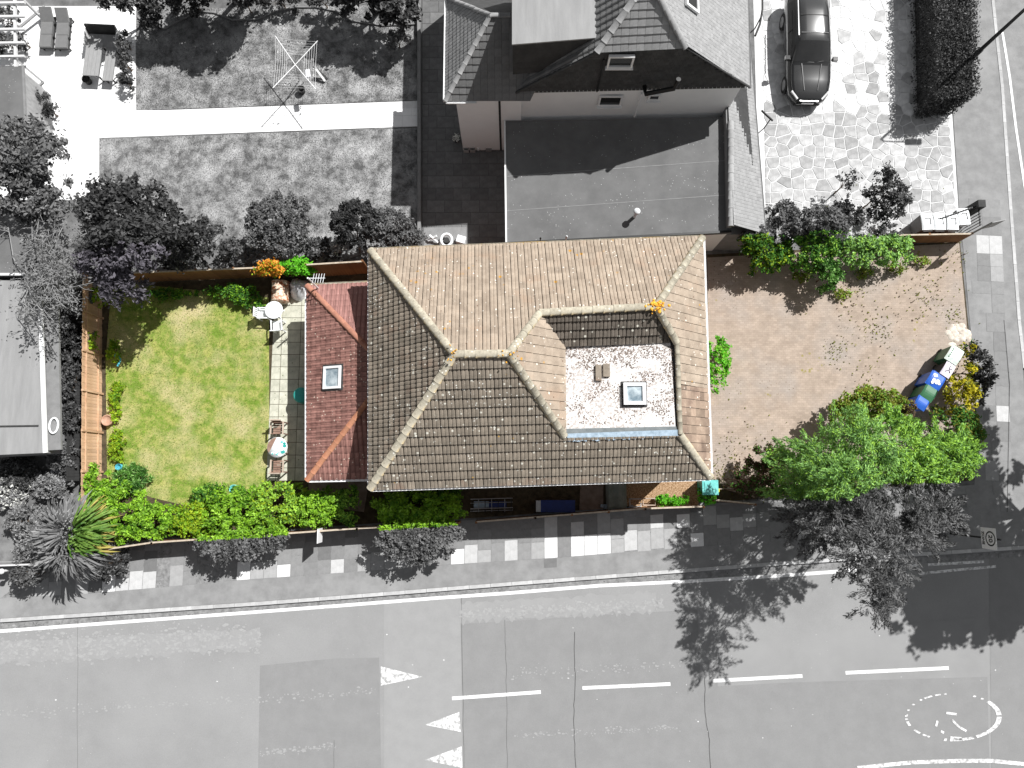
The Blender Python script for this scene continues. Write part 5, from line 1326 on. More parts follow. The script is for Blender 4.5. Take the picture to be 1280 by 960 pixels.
def text3d(s, size, origin, xdir, zdir, m, parent, name='lettering', ext_=.004):
    cu = bpy.data.curves.new(name, 'FONT'); cu.body = s; cu.size = size; cu.extrude = ext_; cu.align_x = 'CENTER'; cu.align_y = 'CENTER'; cu.offset = size * .015
    ob_ = bpy.data.objects.new('tmp', cu); col.objects.link(ob_); bpy.context.view_layer.update()
    me = bpy.data.meshes.new_from_object(ob_.evaluated_get(bpy.context.evaluated_depsgraph_get())); bpy.data.objects.remove(ob_)
    me.name = name; me.materials.clear(); me.materials.append(m)
    x = Vector(xdir).normalized(); y = Vector(zdir).normalized(); n = x.cross(y); off = Vector((0, 0, 0)); p = parent
    while p is not None: off = off + Vector(p.location); p = p.parent
    Mt = Matrix((x, y, n)).transposed().to_4x4(); Mt.translation = Vector(origin) - off
    me.transform(Mt); return link(name, me, parent)
text3d('20', .32, cc + pt(-.004, 0, 0), (0, -1, 0), (0, 0, 1), M['metal_black'], pl)
text3d('ZONE', .20, sb + pt(-.078, 0, zc - .34), (0, -1, 0), (0, 0, 1), M['metal_black'], pl)
# estate style board on a post
eb = P(1196, 302); es = thing('board_sign', 'tilted blank white board on a post at the end of the bin fence', 'sign', eb)
MB().box(eb + pt(0, 0, 1.3), (.06, .06, 2.6)).build('post', M['mid_grey'], es)
dx = Vector((math.cos(R(12)), math.sin(R(12)), 0)); MB().span(eb + pt(0, 0, 2.15) - dx * .02, eb + pt(0, 0, 2.15) + dx * .62, .03, .85).build('board', M['slab4'], es)
# leaning white sign on the south fence
ls_ = P(410, 663); wsn = thing('fence_sign', 'narrow white sign board standing upright on the south fence', 'sign', ls_)
MB().box(ls_ + pt(.02, -.12, 1.45), (.035, .62, .75)).build('board', M['white_trim'], wsn); MB().box(ls_ + pt(.02, .0, .7), (.05, .05, 1.4)).build('post', M['mid_grey'], wsn)
# bin store with slatted sides
bs = thing('bin_store', 'dark slatted bin store around four pale bins', 'bin store', P(1190, 285))
tA, tB, tC = P(1158, 284), P(1204, 268), P(1206, 292)
for a, b, k in ((tA, tB, 15), (tB, tC, 7)):
    MB().span(a + pt(0, 0, 1.15), b + pt(0, 0, 1.15), .06, .05).build('rail', M['metal_black'], bs)
    for i in range(k + 1):
        c = a.lerp(b, i / k); MB().box((c.x, c.y, .58), (.05, .03, 1.3), rz=.7).build('slat', M['metal_black'], bs)
MB().box((tB.x, tB.y, .7), (.34, .34, 1.4)).build('pier', M['dark_grey'], bs)
# wheelie bins
def wheelie(label, loc, rz, body, lid, w_=.5, d_=.56, h=1.05, group=None, mark=None, bag=False):
    t = thing('wheelie_bin', label, 'bin', loc, rz, group)
    MB().box((0, 0, h * .45 + .06), (w_ * .84, d_ * .84, h * .9), taper=1.18).build('body', body, t, local=True)
    mb = MB(); n = 7; vs = []; L = d_ + .06
    for i in range(n + 1):
        y = -L / 2 + L * i / n; z = h + .03 + .05 * math.sin(math.pi * i / n)
        for x in (-.5, -.38, .38, .5): vs.append((x * (w_ + .05), y, z - (.035 if abs(x) == .5 else 0)))
    fs = [(i * 4 + j, i * 4 + j + 1, i * 4 + j + 5, i * 4 + j + 4) for i in range(n) for j in range(3)]
    mb.add(vs, fs); mb.box((0, 0, h + .0), (w_ + .04, L - .02, .03)); ld = mb.build('lid', lid, t, local=True)
    MB().tube([(-w_ * .42, d_ / 2 + .07, h - .04), (w_ * .42, d_ / 2 + .07, h - .04)], .018, 6).build('handle', body, t, local=True)
    for s_ in (-1, 1): MB().tube([(s_ * w_ * .36, d_ / 2 - .06, .1), (s_ * w_ * .46, d_ / 2 - .06, .1)], .1, 12).build('wheel', M['rubber'], t, local=True)
    if mark: mark(ld, w_, d_, h)
    return t
def lid_outline(ld, w_, d_, h):      # raised panel line like the pale lids
    z = h + .088
    for a, b in (((-.12, .16, z), (-.12, -.14, z)), ((-.12, -.14, z), (.10, -.14, z)), ((.10, -.14, z), (.12, -.08, z))): MB().span(a, b, .028, .02).build('moulding', M['metal_black'], ld, local=True)
wl = ['westmost of four pale lidded bins, beside the spiky grey shrub', 'second pale lidded bin from the grey shrub', 'third pale lidded bin, second from the square pier', 'pale lidded bin set back next to the square pier']
for (u, v, r_), l in zip(((1143, 287, .05), (1158, 287, .0), (1173.5, 287, -.02), (1187, 281, .08)), wl):
    p = P(u, v); wheelie(l, (p.x, p.y, .01), r_ + math.pi, M['mid_grey'], M['white_plastic'], .5, .74, 1.05, 'pale bins in the slatted store', lid_outline)
a_ = R(35)
def map_blobs(ld, w_, d_, h):
    rr = random.Random(4)
    for i in range(9):
        x, y = rr.uniform(-.18, .2), rr.uniform(-.2, .2); n = rr.randint(5, 8); r_ = rr.uniform(.05, .12)
        MB().add([(x + r_ * rr.uniform(.6, 1.2) * math.cos(k / n * 6.283), y + r_ * rr.uniform(.6, 1.2) * math.sin(k / n * 6.283), h + .0855 + .002 * i * .2) for k in range(n)], [tuple(range(n))]).build('print_patch', M['white_plastic'], ld, local=True)
def cracks(ld, w_, d_, h):
    for a, b in (((-.02, .2, 0), (.02, 0, 0)), ((.02, 0, 0), (-.1, -.14, 0)), ((.02, 0, 0), (.12, -.1, 0)), ((0, .05, 0), (.12, .1, 0))):
        z = h + .085; MB().span((a[0], a[1], z), (b[0], b[1], z), .03, .012).build('print_line', M['metal_black'], ld, local=True)
def bits(ld, w_, d_, h):
    for i in range(5): MB().box((-.2 + .0 * i, -.2 + i * .1, h + .07), (.05, .06, .02)).build('moulding', M['green_bin'], ld, local=True)
for (u, v), l, bm, lm_, wd, dd_, mk in (((1175, 449), 'green bin with pale lid, topmost of the row by the drive', M['green_bin'], M['pale_green_lid'], .58, .72, bits), ((1167, 467), 'narrow bin with lilac lid between the green and blue bins', M['dark_grey'], M['lilac_lid'], .42, .62, cracks),
        ((1152, 480), 'blue bin with patchy white lid in the middle of the row', M['blue_bin'], M['blue_bin'], .66, .66, map_blobs), ((1144, 495), 'plain green bin half covered by leaves', M['green_bin'], M['green_bin'], .56, .62, None), ((1135, 507), 'plain dark blue bin at the lower end of the row', M['blue_bin'], M['blue_bin'], .52, .5, None)):
    p = P(u, v); wheelie(l, (p.x, p.y, .0), a_ - R(90) * 0 - R(60) if False else R(-35), bm, lm_, wd, dd_, 1.08, 'bins in a row beside the drive', mk)

# ------------------------------------------------------------ parked car, nose towards the bottom of the picture
nose = P(1000, 128); tail_dir = (P(997, 10) - nose).normalized()
cx0 = (P(985, 60).x + P(1024, 60, .5).x) / 2
car = thing('parked_car', 'glossy black estate car parked on the crazy paving, nose towards the shrubs', 'car', (P(1001, 60).x, P(1001, 60).y, .02), R(-1.5))
Lc = 4.6; hw = .92; car.scale = (1.13, 1.22, 1.13); y0 = (P(1000, 137).y - P(1001, 60).y) / 1.22
st = [  # distance from nose, half width bottom, z bottom, half width belt, z belt(hood), half width top, z top
    (0.0, .46, .32, .50, .52, .40, .62), (.08, .62, .22, .67, .60, .54, .74), (.32, .80, .20, .84, .66, .72, .84), (.8, .89, .20, .92, .72, .80, .92), (1.35, .90, .20, .93, .80, .80, .98),
    (1.50, .90, .20, .93, .84, .76, 1.04), (2.15, .90, .20, .93, .90, .66, 1.42), (2.6, .90, .20, .93, .92, .65, 1.47), (3.4, .90, .20, .93, .94, .64, 1.47), (4.0, .89, .20, .92, .94, .62, 1.42), (4.45, .84, .24, .88, .92, .60, 1.10), (4.6, .78, .32, .80, .80, .62, .92)]
mb = MB(); ring_n = 0; vs = []
for s_, wb, zb, wm, zm, wt, zt in st:
    y = y0 + s_
    half = [(0, zb), (wb * .9, zb), (wb, zb + .08), (wm + .01, (zb + zm) / 2), (wm, zm), (wt + (wm - wt) * .18, zm + (zt - zm) * .75), (wt * .9, zt - .015), (wt * .5, zt + .012), (0, zt + .02)]
    full = half + [(-x, z) for x, z in half[-2:0:-1]]
    ring_n = len(full); vs += [(x, y, z) for x, z in full]
fs = []; fm = []
for i in range(len(st) - 1):
    for j in range(ring_n):
        fs.append((i * ring_n + j, i * ring_n + (j + 1) % ring_n, (i + 1) * ring_n + (j + 1) % ring_n, (i + 1) * ring_n + j))
        glass = (4 < i < 6 and j in (5, 6, 7, 8, 9, 10)) or (5 < i < 9 and j in (4, 11)) or (i == 5 and j in (4, 11))
        hood = i in (1, 2, 3) and j in (6, 7, 8, 9)
        roofp = 5 < i < 9 and j in (6, 7, 8, 9)
        fm.append(1 if glass else (2 if hood or roofp else 0))
fs.append(tuple(range(ring_n))); fm.append(0); fs.append(tuple(range(len(vs) - 1, len(vs) - 1 - ring_n, -1))); fm.append(0)
me_ = MB(); me_.v = vs; me_.f = [tuple(reversed(f)) for f in fs]; me_.m = fm; me_.sm = [True] * len(fs)
body_ = me_.build('body', [M['car_paint'], M['car_glass'], M['car_hood']], car, local=True)
for s_ in (-1, 1):
    for yy in (.85, 3.6):
        wh = MB().tube([(s_ * .76, y0 + yy, .33), (s_ * .94, y0 + yy, .33)], .33, 20).build('wheel', M['rubber'], car, local=True)
        MB().tube([(s_ * .93, y0 + yy, .33), (s_ * .955, y0 + yy, .33)], .21, 12).build('rim', M['metal_grey'], wh, local=True)
    mm = MB(); mm.box((s_ * 1.02, y0 + 1.62, 1.0), (.2, .16, .15)); mm.box((s_ * .92, y0 + 1.60, .97), (.1, .05, .05)); mm.build('wing_mirror', M['car_paint'], car, local=True)
    MB().span((s_ * .52, y0 + .07, .70), (s_ * .79, y0 + .36, .78), .07, .08).build('headlight', M['headlight'], car, local=True)
    MB().span((s_ * .70, y0 + 2.3, 1.50), (s_ * .68, y0 + 4.0, 1.47), .025, .04).build('roof_rail', M['metal_grey'], car, local=True)
    MB().span((s_ * .28, y0 + .35, .875), (s_ * .42, y0 + 1.4, 1.02), .03, .03).build('bonnet_crease', M['car_hood'], car, local=True)
MB().box((0, y0 + .02, .66), (.8, .05, .03)).build('chrome_strip', M['metal_grey'], car, local=True)
MB().box((0, y0 + .0, .5), (.52, .03, .11)).build('number_plate', M['white_trim'], car, local=True)
MB().box((0, y0 + .05, .34), (1.1, .08, .14)).build('grille', M['black_plastic'], car, local=True)
for a, b in (((-.3, 1.47, 1.02), (.1, 1.44, 1.05)), ((.15, 1.46, 1.02), (.5, 1.50, 1.06))): MB().span((a[0], y0 + a[1], a[2]), (b[0], y0 + b[1], b[2]), .025, .02).build('wiper', M['black_plastic'], car, local=True)
MB().box((0, y0 + 3.2, 1.493), (1.2, .02, .012)).build('roof_seam', M['dark_grey'], car, local=True)
MB().box((0, y0 + 2.45, 1.482), (1.15, .02, .012)).build('roof_seam', M['mid_grey'], car, local=True)

# ------------------------------------------------------------ neighbour's garden furniture
lg = 'grey garden loungers on the white patio'
def lounger(label, u, v):
    p = P(u, v); t = thing('sun_lounger', label, 'lounger', (p.x, p.y, .02), 0, lg)
    for i, (y, z, tl) in enumerate(((-.62, .36, 0), (.06, .36, 0), (.72, .52, .5))):
        MB().box((0, y, z), (.58, .66, .12), rot=Matrix.Rotation(tl, 3, 'X')).build('cushion', M['grey_cushion'], t, local=True)
    MB().box((0, -.1, .25), (.64, 1.7, .07)).build('frame', M['dark_grey'], t, local=True)
    for x in (-.27, .27):
        for y in (-.85, .7): MB().box((x, y, .12), (.06, .06, .24)).build('leg', M['dark_grey'], t, local=True)
    for y in (-.4, .3): MB().tube([(.31, y, .3), (.37, y, .3)], .07, 10).build('wheel', M['black_plastic'], t, local=True)
lounger('grey cushioned sun lounger, the left one of the pair on the white patio', 65, 43)
lounger('grey cushioned sun lounger, the right one of the pair on the white patio', 84.5, 44)
so_ = P(132, 80); sf = thing('garden_sofa', 'grey slatted garden sofa and table set with dark backrest', 'sofa', (so_.x, so_.y, .02), R(-3))
MB().box((0, 1.0, .38), (1.5, .75, .1)).build('seat', M['grey_wood'], sf, local=True)
MB().box((0, 1.42, .62), (1.5, .1, .55), rot=Matrix.Rotation(-.35, 3, 'X')).build('backrest', M['black_plastic'], sf, local=True)
for x in (-.78, .78): MB().box((x, 1.0, .45), (.06, .8, .5)).build('armrest', M['pale_wood'], sf, local=True)
for i in range(4): MB().box((-.55 + i * .2, -.15, .62), (.19, 1.75, .04)).build('table_board', M['grey_wood'], sf, local=True)
for i in range(3): MB().box((.30 + i * .17, -.25, .40), (.16, 1.75, .04)).build('bench_board', M['grey_wood'], sf, local=True)
for x, y in ((-.6, -.95), (.05, -.95), (-.6, .6), (.05, .6), (.3, -1.0), (.65, -1.0), (.3, .5), (.65, .5)): MB().box((x, y, .19), (.06, .06, .38)).build('leg', M['dark_grey'], sf, local=True)
q = P(112, 101); MB().lathe((q.x, q.y, .02), [(.001, 0), (.16, 0), (.22, .32), (.2, .34), (.17, .3), (.001, .28)], 16)
def pot(label, u, v, r_, h, m, fill=None, name='plant_pot'):
    p = P(u, v); t = thing(name, label, 'pot', p)
    MB().lathe(p, [(.001, .0), (r_ * .75, .0), (r_, h), (r_ * .86, h), (r_ * .8, h * .8), (.001, h * .8)], 18).build('pot', m, t)
    if fill:
        g = np.random.default_rng(int(u)); pts_ = g.normal(size=(90, 3)) * r_ * .5; pts_[:, 2] = np.abs(pts_[:, 2]) + h
        link('foliage', leaf_mesh('foliage', pts_, .1, [L_[fill]], 3), t)
    return t
pot('dark round pot at the end of the garden table', 112, 103, .2, .35, M['black_plastic'])
pot('small pot of white flowers by the wall of the north house', 571, 176, .16, .3, M['dark_grey'], 'white')
for u, v, l in ((583, 188, 'dark planter box below the north house wall, the one at the wall corner'), (591, 188, 'dark planter box right of the corner one below the north house wall')):
    p = P(u, v); t = thing('planter_box', l, 'planter', p); mb = MB()
    for dx, dy, w_, d_ in ((0, .12, .26, .03), (0, -.12, .26, .03), (-.115, 0, .03, .21), (.115, 0, .03, .21)): mb.box(p + pt(dx, dy, .15), (w_, d_, .3))
    mb.build('box', M['slab4'], t); MB().box(p + pt(0, 0, .1), (.2, .2, .16)).build('soil', M['black_plastic'], t)
p = P(598, 188); t = thing('garden_light', 'small white garden ornament beside the planter boxes', 'ornament', p); MB().lathe(p, [(.001, 0), (.05, 0), (.06, .12), (.09, .2), (.05, .3), (.001, .33)], 12).build('body', M['white_plastic'], t)
p = P(611, 188); t = thing('drain_cover', 'grey square box against the foot of the north house wall', 'box', p); MB().box(p + pt(0, 0, .1), (.28, .2, .2)).build('lid', M['mid_grey'], t)
p = P(558, 300, .3); t = thing('white_ring', 'white round ring shaped garden seat near the hidden boundary', 'seat', (p.x, p.y, 0)); c = p
MB().tube([c + pt(.26 * math.cos(a / 8 * math.pi), .30 * math.sin(a / 8 * math.pi), 0) for a in range(17)], .07, 8, cap=False).build('ring', M['white_plastic'], t)
MB().tube([c + pt(0, 0, -.28), c + pt(0, 0, -.0)], .14, 12).build('base', M['dark_grey'], t)
p = P(577, 302); t = thing('white_crate', 'white slanted box beside the white ring', 'box', p); MB().box(p + pt(0, 0, .2), (.42, .34, .36), rz=-.3).build('box', M['white_plastic'], t)
p = P(543, 302); t = thing('garden_stool', 'folded white stool left of the white ring', 'stool', p)
MB().span(p + pt(-.28, 0, .15), p + pt(.15, .15, .4), .1, .06).build('leg', M['white_plastic'], t); MB().span(p + pt(-.2, .2, .4), p + pt(.2, -.1, .15), .08, .06).build('leg', M['white_plastic'], t)
# rotary airer
ac = P(374, 101); ai = thing('rotary_airer', 'white rotary washing line with pegs standing on the grey lawn', 'washing line', ac)
zt = 1.85; ctr = ac + pt(0, 0, 1.55)
tips = [P(344, 45, zt), P(397, 51, zt), P(395, 112, zt), P(341, 110, zt)]
hubc = P(369, 81, zt - .1); MB().tube([ac, hubc - pt(0, 0, .1)], .025, 8).build('pole', M['metal_grey'], ai)
for tp_ in tips: MB().tube([hubc, tp_], .022, 6).build('arm', M['white_trim'], ai)
for k in range(6):
    f = .42 + k * .11
    for i in range(4):
        a = hubc.lerp(tips[i], f); b = hubc.lerp(tips[(i + 1) % 4], f); m_ = (a + b) / 2 - pt(0, 0, .03) + (hubc - (a + b) / 2) * .04
        MB().tube([a, m_, b], .006, 4, cap=False, smooth=False).build('line', M['white_trim'], ai)
for i in range(14):
    a = hubc.lerp(tips[i % 4], .85); b = hubc.lerp(tips[(i + 1) % 4], .85); c = a.lerp(b, rnd.uniform(.2, .8))
    MB().box(c - pt(0, 0, .03), (.03, .03, .1)).build('peg', M['white_trim'] if i % 3 else M['black_plastic'], ai)
p = P(385, 92, 1.6); tw = thing('hanging_cloth', 'small pale cloth bag hanging from the rotary airer', 'cloth', p); MB().box(p, (.2, .38, .1), rz=.15).build('cloth', M['white_sack'], tw)
p = P(378, 115); bk = thing('peg_basket', 'dark basket on the grass under the rotary airer', 'basket', p)
MB().lathe(p, [(.001, .0), (.15, .0), (.2, .3), (.17, .3), (.13, .05), (.001, .05)], 14).build('basket', M['dark_grey'], bk)
p = P(402, 98); fc = thing('folded_parasol', 'small folded white garden chair right of the rotary airer', 'chair', p); MB().span(p + pt(-.15, .2, .5), p + pt(.2, -.2, .1), .1, .06).build('frame', M['white_trim'], fc); MB().span(p + pt(-.15, .25, .45), p + pt(.3, -.05, .05), .08, .05).build('frame', M['dark_grey'], fc)
# pergola
pg = thing('pergola', 'pale timber pergola frame over plants at the top left corner', 'pergola', P(15, 50))
zp = 2.2
for i, v in enumerate((4, 21, 37, 54, 71)): MB().span(P(-60, v + 1, zp), P(31, v - .5, zp), .1, .12).build('cross_beam', M['pale_wood'], pg)
MB().span(P(18.5, -20, zp - .13), P(20, 92, zp - .13), .1, .13).build('main_beam', M['pale_wood'], pg)
for v in (-10, 82): q = P(19, v, zp - .2); MB().span((q.x, q.y, 0), (q.x, q.y, zp - .2), .1, .1).build('post', M['pale_wood'], pg)
MB().span(P(25, 34, .05), P(56, 8, .05), .12, .08).build('sleeper', M['grey_wood'], pg)
MB().span(P(22, 76, .5), P(54, 103, .5), .1, .1).build('hand_rail', M['grey_wood'], pg); MB().span(P(54, 103, .5), P(48, 108, .5), .1, .1).build('hand_rail', M['grey_wood'], pg)

# ------------------------------------------------------------ our garden
def chair_plastic(label, u, v, rz):
    p = P(u, v); t = thing('garden_chair', label, 'chair', (p.x, p.y, .03), rz, 'white plastic chairs round the white table')
    for i in range(5): MB().box((0, -.2 + i * .1, .42), (.44, .085, .025)).build('seat_slat', M['white_plastic'], t, local=True)
    for i in range(5): MB().box((-.18 + i * .09, .27, .66), (.06, .03, .44), rot=Matrix.Rotation(-.15, 3, 'X')).build('back_slat', M['white_plastic'], t, local=True)
    MB().box((0, .31, .88), (.46, .04, .07)).build('top_rail', M['white_plastic'], t, local=True)
    for x in (-.24, .24):
        MB().box((x, 0, .62), (.05, .5, .035)).build('armrest', M['white_plastic'], t, local=True)
        for y in (-.22, .22): MB().box((x, y, .31), (.045, .045, .62)).build('leg', M['white_plastic'], t, local=True)
chair_plastic('white plastic chair on the grass left of the round white table', 334, 395, R(90))
chair_plastic('white plastic chair on the patio below the round white table', 351, 410, R(185))
p = P(348.5, 392); tb_ = thing('round_table', 'round white plastic table on the patio corner', 'table', p)
MB().lathe(p, [(.001, .70), (.40, .70), (.42, .715), (.42, .73), (.40, .735), (.001, .73)], 28).build('tabletop', M['white_plastic'], tb_)
MB().tube([p + pt(0, 0, .05), p + pt(0, 0, .7)], .05, 10).build('pedestal', M['white_plastic'], tb_)
for k in range(4): a = k * 1.571 + .5; MB().span(p + pt(0, 0, .2), p + pt(.3 * math.cos(a), .3 * math.sin(a), .04), .04, .03).build('foot', M['white_plastic'], tb_)
def chair_wood(label, u, v, rz):
    p = P(u, v); t = thing('wooden_chair', label, 'chair', (p.x, p.y, .03), rz, 'wooden armchairs at the mosaic table')
    for i in range(5): MB().box((0, -.22 + i * .11, .42), (.46, .09, .025)).build('seat_slat', M['garden_wood'], t, local=True)
    for i in range(5): MB().box((0, .27 + i * .01, .52 + i * .09), (.44, .025, .06)).build('back_slat', M['garden_wood'], t, local=True)
    MB().box((0, .33, .98), (.52, .05, .08)).build('top_rail', M['garden_wood_pale'], t, local=True)
    for x in (-.28, .28):
        MB().box((x, .0, .64), (.07, .58, .03)).build('armrest', M['garden_wood_pale'], t, local=True)
        for y in (-.26, .26): MB().box((x, y, .32), (.05, .05, .62)).build('leg', M['garden_wood'], t, local=True)
chair_wood('brown wooden armchair above the mosaic table on the patio', 352, 536, 0)
chair_wood('brown wooden armchair below the mosaic table on the patio', 352, 583, math.pi)
p = P(353, 560); mt_ = thing('mosaic_table', 'round table with teal, white and brown patchwork top between wooden armchairs', 'table', p)
MB().lathe(p, [(.001, .69), (.44, .69), (.46, .70), (.46, .735), (.001, .737)], 26).build('tabletop', M['white_plastic'], mt_)
tops_ = MB(); tops_.add([p + pt(.45 * math.cos(a), .45 * math.sin(a), .741) for a in [R(95 + i * 12) for i in range(11)]], [tuple(range(11))]); tops_.build('inlay', M['garden_wood'], mt_)
rr = random.Random(6)
for i in range(26):
    a = rr.uniform(-2.2, 1.2); r_ = .4 * rr.random() ** .5; x, y = r_ * math.cos(a), r_ * math.sin(a); s_ = rr.uniform(.05, .12); n_ = rr.randint(4, 6)
    MB().add([p + pt(x + s_ * math.cos(k / n_ * 6.283 + i), y + s_ * .8 * math.sin(k / n_ * 6.283 + i), .745 + i * .0006) for k in range(n_)], [tuple(range(n_))]).build('mosaic_piece', M[rr.choice(['teal', 'teal_bright', 'white_plastic', 'white_plastic', 'teal_bright'])], mt_)
for k in range(4): a = k * 1.571 + .8; MB().span(p + pt(.3 * math.cos(a), .3 * math.sin(a), .69), p + pt(.38 * math.cos(a), .38 * math.sin(a), .03), .05, .05).build('leg', M['garden_wood'], mt_)
# rusty drum lying on its side
p = P(350.5, 364, .4); dr = thing('rusty_drum', 'rusty half barrel with a white worn belly beside the fence', 'drum', (p.x, p.y, 0))
mb = MB(); mb.tube([p + pt(0, -.52, 0), p + pt(0, -.5, 0), p + pt(0, .45, .0)], .40, 24); mb.build('barrel', M['rust'], dr)
for y in (-.5, -.02, .42): MB().tube([p + pt(0, y, 0), p + pt(0, y + .03, 0)], .42, 24).build('hoop', M['rust'], dr)
for x in (-.3, .3): MB().box((p.x + x, p.y, .12), (.08, .8, .24)).build('cradle', M['fence_dark'], dr)
# white sack: lumpy sheet over a heap
p = P(377, 362); sk_ = thing('white_sack', 'crumpled white and grey sack between the drum and the red roof', 'sack', p)
mb = MB(); n1, n2 = 12, 20; vs = []; rr = random.Random(2)
for i in range(n1 + 1):
    r_ = .62 * i / n1
    for j in range(n2):
        a = 6.283 * j / n2; k = 1 + .14 * math.sin(3 * a + 1) + .08 * math.sin(7 * a); z = .85 * (1 - (i / n1) ** 2.2) + rr.uniform(-.035, .035) + .05 * math.sin(5 * a + i)
        vs.append(p + pt(r_ * k * math.cos(a), r_ * k * .85 * math.sin(a), max(z, .01)))
fs = [(i * n2 + j, (i + 1) * n2 + j, (i + 1) * n2 + (j + 1) % n2, i * n2 + (j + 1) % n2) for i in range(n1) for j in range(n2)]
mb.add(vs, fs, 0, True); mb.build('sack', M['white_sack'], sk_)
pot('terracotta ring pot standing against the west fence', 138, 526, .26, .32, M['terracotta'], None)
p = P(146, 452, .3); bh = thing('blue_hoop', 'blue plastic hoop leaning in the weeds by the fence', 'hoop', (p.x, p.y, 0)); MB().tube([p + pt(.12 * math.cos(a / 8 * 3.1416 - .6), .34 * math.sin(a / 8 * 3.1416 - .8), .1 * math.cos(a)) for a in range(9)], .045, 8).build('hoop', M['water'], bh)
pot('turquoise pot half hidden at the top of the corner shrubs', 155, 584, .15, .5, M['water'])
pot('teal pot in the top of the large south border shrub', 301, 611, .2, .9, M['teal_bright'])
p = P(385, 497, 1.0); tw_ = thing('water_tank', 'teal round water butt under the edge of the red roof', 'water butt', (P(383, 497).x, P(383, 497).y, 0)); c = P(384, 497)
MB().lathe(pt(c.x, c.y, 0), [(.001, .02), (.30, .02), (.36, .5), (.34, 1.0), (.36, 1.02), (.3, 1.08), (.001, 1.1)], 20).build('tank', M['teal'], tw_)
# things in the side passage
tp_ = P(880, 609); bx = thing('storage_bin', 'square teal water tank with lid at the south east corner of the house', 'water tank', tp_)
MB().box(tp_ + pt(0, 0, .5), (.62, .56, 1.0), taper=1.1).build('body', M['teal'], bx); MB().box(tp_ + pt(0, 0, 1.03), (.72, .66, .06)).build('lid', M['teal_bright'], bx); MB().box(tp_ + pt(0, 0, 1.07), (.5, .45, .03)).build('lid_panel', M['teal_bright'], bx)
rk = thing('metal_rack', 'stacked dark metal racks with bright tubes beside the fence', 'rack', P(614, 635))
for v, r_, z in ((624, .022, .62), (629, .018, .5), (636, .025, .55), (639, .02, .45)): MB().tube([P(588, v, z), P(641, v - 1.5, z)], r_, 6).build('tube', M['metal_grey'], rk)
for i in range(7): u = 590 + i * 8.2; MB().tube([P(u, 624, .6), P(u, 640, .48)], .016, 6).build('cross_bar', M['metal_grey'] if i % 2 else M['metal_black'], rk)
for u in (590, 638):
    for v in (625, 639): q = P(u, v, .45); MB().tube([pt(q.x, q.y, 0), q], .02, 6).build('leg', M['metal_black'], rk)
for i, (u, w_) in enumerate(((602, .7), (622, .8))): MB().box(P(u, 631, .35), (w_, .32, .12)).build('shelf', M['navy'] if i else M['flashing_blue'], rk)
nb_ = P(692, 632); nv = thing('navy_box', 'long navy storage box with pale grey end panel behind the fence', 'box', nb_)
MB().box(nb_ + pt(.15, 0, .35), (1.5, .5, .7)).build('body', M['navy'], nv); MB().box(nb_ + pt(.15, 0, .72), (1.54, .54, .05)).build('lid', M['navy'], nv); MB().box(nb_ + pt(-.68, 0, .37), (.3, .5, .74)).build('end_panel', M['metal_grey'], nv)
tp2 = P(770, 618); tr_ = thing('tarpaulin', 'grey green tarpaulin sheet spread over the passage', 'tarpaulin', tp2)
mb = MB(); rr = random.Random(8); vs = []; NX, NY = 10, 12
for j in range(NY + 1):
    for i in range(NX + 1):
        vs.append(tp2 + pt(-.48 + .96 * i / NX, -.75 + 1.5 * j / NY, .3 + .06 * math.sin(i * 1.3) + rr.uniform(-.02, .02) - (.25 if i in (0, NX) or j in (0, NY) else 0)))
fs = [(j * (NX + 1) + i, j * (NX + 1) + i + 1, (j + 1) * (NX + 1) + i + 1, (j + 1) * (NX + 1) + i) for j in range(NY) for i in range(NX)]
mb.add(vs, fs, 0, True).build('sheet', M['tarp'], tr_)
p = P(772, 634); t = thing('blue_sheet', 'crumpled blue grey plastic along the foot of the fence by the tarpaulin', 'plastic sheet', p); mb = MB()
for i in range(12): mb.box(p + pt(-.7 + i * .12, rnd.uniform(-.08, .08), .12), (.2, .14, .16), rz=rnd.uniform(0, 3))
mb.build('folds', M['flashing_blue'], t)
def frame_box(label, u, v, w_, d_, m):
    p = P(u, v); t = thing('wire_tray', label, 'tray', p); z = .45
    c = [p + pt(x * w_ / 2, y * d_ / 2, z) for x, y in ((-1, -1), (1, -1), (1, 1), (-1, 1), (-1, -1))]
    MB().tube(c, .03, 6, smooth=False).build('rim', m, t)
    for x, y in ((-1, -1), (1, -1), (1, 1), (-1, 1)): q = p + pt(x * w_ / 2, y * d_ / 2, 0); MB().tube([q, q + pt(0, 0, z)], .02, 5).build('leg', m, t)
frame_box('pale wire tray on the gravel beside the fence', 809, 627, .55, .30, M['garden_wood_pale'])
frame_box('dark wire tray left of the pale one', 792, 628, .5, .34, M['metal_grey'])
for u, v, r_, l in ((829, 625, 8, 'leftmost of the small green plants by the gravel'), (842, 626, 7, 'middle small green plant by the gravel'), (853, 624, 7, 'right small green plant by the gravel'), (882, 620, 13, 'bright green plant below the teal tank')):
    shrub(l, u, v, r_, r_ * .8, .6 if r_ < 10 else 1.0, ('vivid', 'deep', 'vivid'), seed=int(u), size=.11, name='small_plant', cat='plant', clump=.1, n=500)
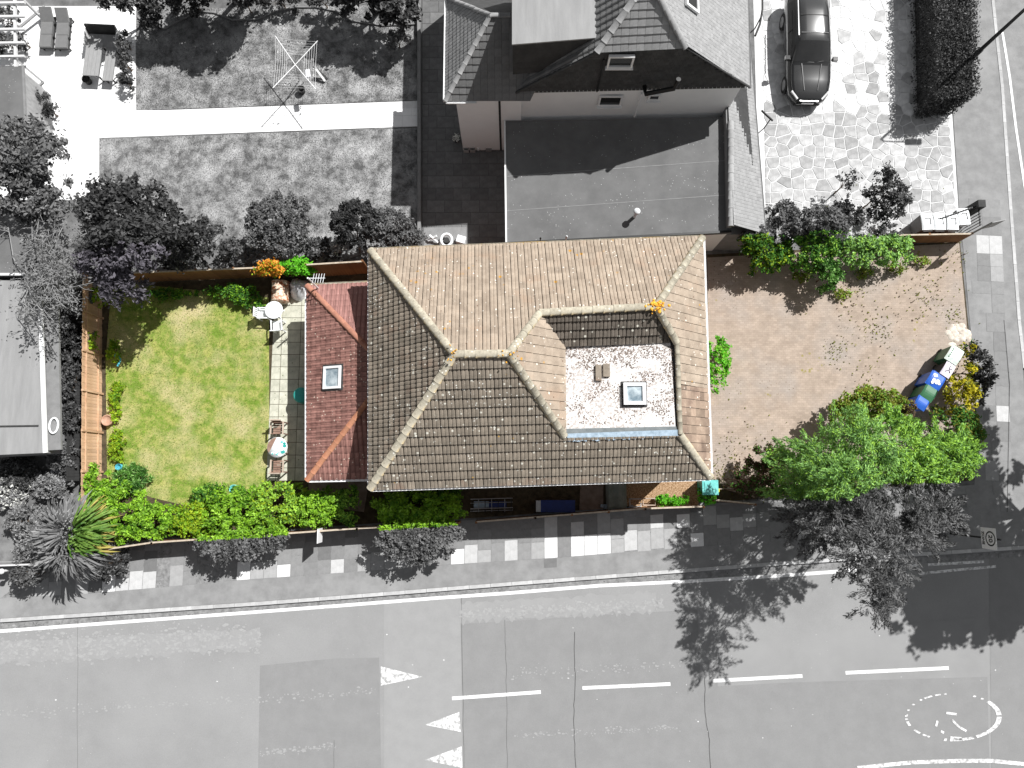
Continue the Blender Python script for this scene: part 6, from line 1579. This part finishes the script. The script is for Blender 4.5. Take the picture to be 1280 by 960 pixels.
wd = thing('branch_pile', 'pile of cut branches beside the teal tank', 'branches', P(912, 603)); rr = random.Random(3)
for i in range(16):
    u, v = 898 + rr.uniform(0, 22), 598 + rr.uniform(0, 16); a = P(u, v, .25 + rr.uniform(0, .3)); MB().tube([a, a + pt(rr.uniform(.5, 1.1), rr.uniform(-.5, .05), rr.uniform(-.15, .1))], .03, 6, r2=.015).build('branch', M['garden_wood_pale'] if i % 2 else M['garden_wood'], wd)
p = P(893, 613); yb = thing('yellow_tub', 'small bright yellow tub beside the branch pile', 'tub', p); MB().lathe(p, [(.001, 0), (.1, 0), (.13, .4), (.1, .4), (.09, .1), (.001, .1)], 12).build('tub', M['yellow'], yb)
# odd bits at the left
p = P(15, 712, .6); t = thing('white_post', 'white post with knob at the bottom left fence', 'post', (p.x, p.y, 0)); MB().tube([pt(p.x, p.y, 0), pt(p.x, p.y, 1.2)], .06, 8).build('post', M['white_trim'], t); MB().lathe(pt(p.x, p.y, 1.2), [(.1, 0), (.13, .06), (.08, .14), (.001, .16)], 10).build('knob', M['white_trim'], t)
p = P(80, 598); t = thing('white_statue', 'lumpy pale garden ornament among shrubs above the palm', 'ornament', p); mb = MB(); rr = random.Random(1)
for i in range(5): mb.lathe(p + pt(rr.uniform(-.25, .25), rr.uniform(-.4, .4), 0), [(.16, 0), (.2, .3), (.12, .55), (.001, .62)], 8)
mb.build('body', M['white_sack'], t)
p = P(948, 145); t = thing('hand_rail', 'dark curved rail beside the lean-to roof on the crazy paving', 'rail', p); MB().tube([P(952, 138, .9), P(957, 143, .9), P(966, 151, .9)], .05, 8).build('rail', M['metal_black'], t); q = P(963, 149, .9); MB().tube([pt(q.x, q.y, 0), q], .03, 6).build('post', M['metal_black'], t)
p = P(950, 30); t = thing('arched_rail', 'dark arched rail at the top beside the parked car', 'rail', p); MB().tube([P(953, -10, 1), P(953, 12, 1), P(950, 30, 1), P(944, 45, 1)], .05, 8).build('rail', M['metal_black'], t); q = P(952, 20, 1); MB().tube([pt(q.x, q.y, 0), q], .03, 6).build('post', M['metal_black'], t)
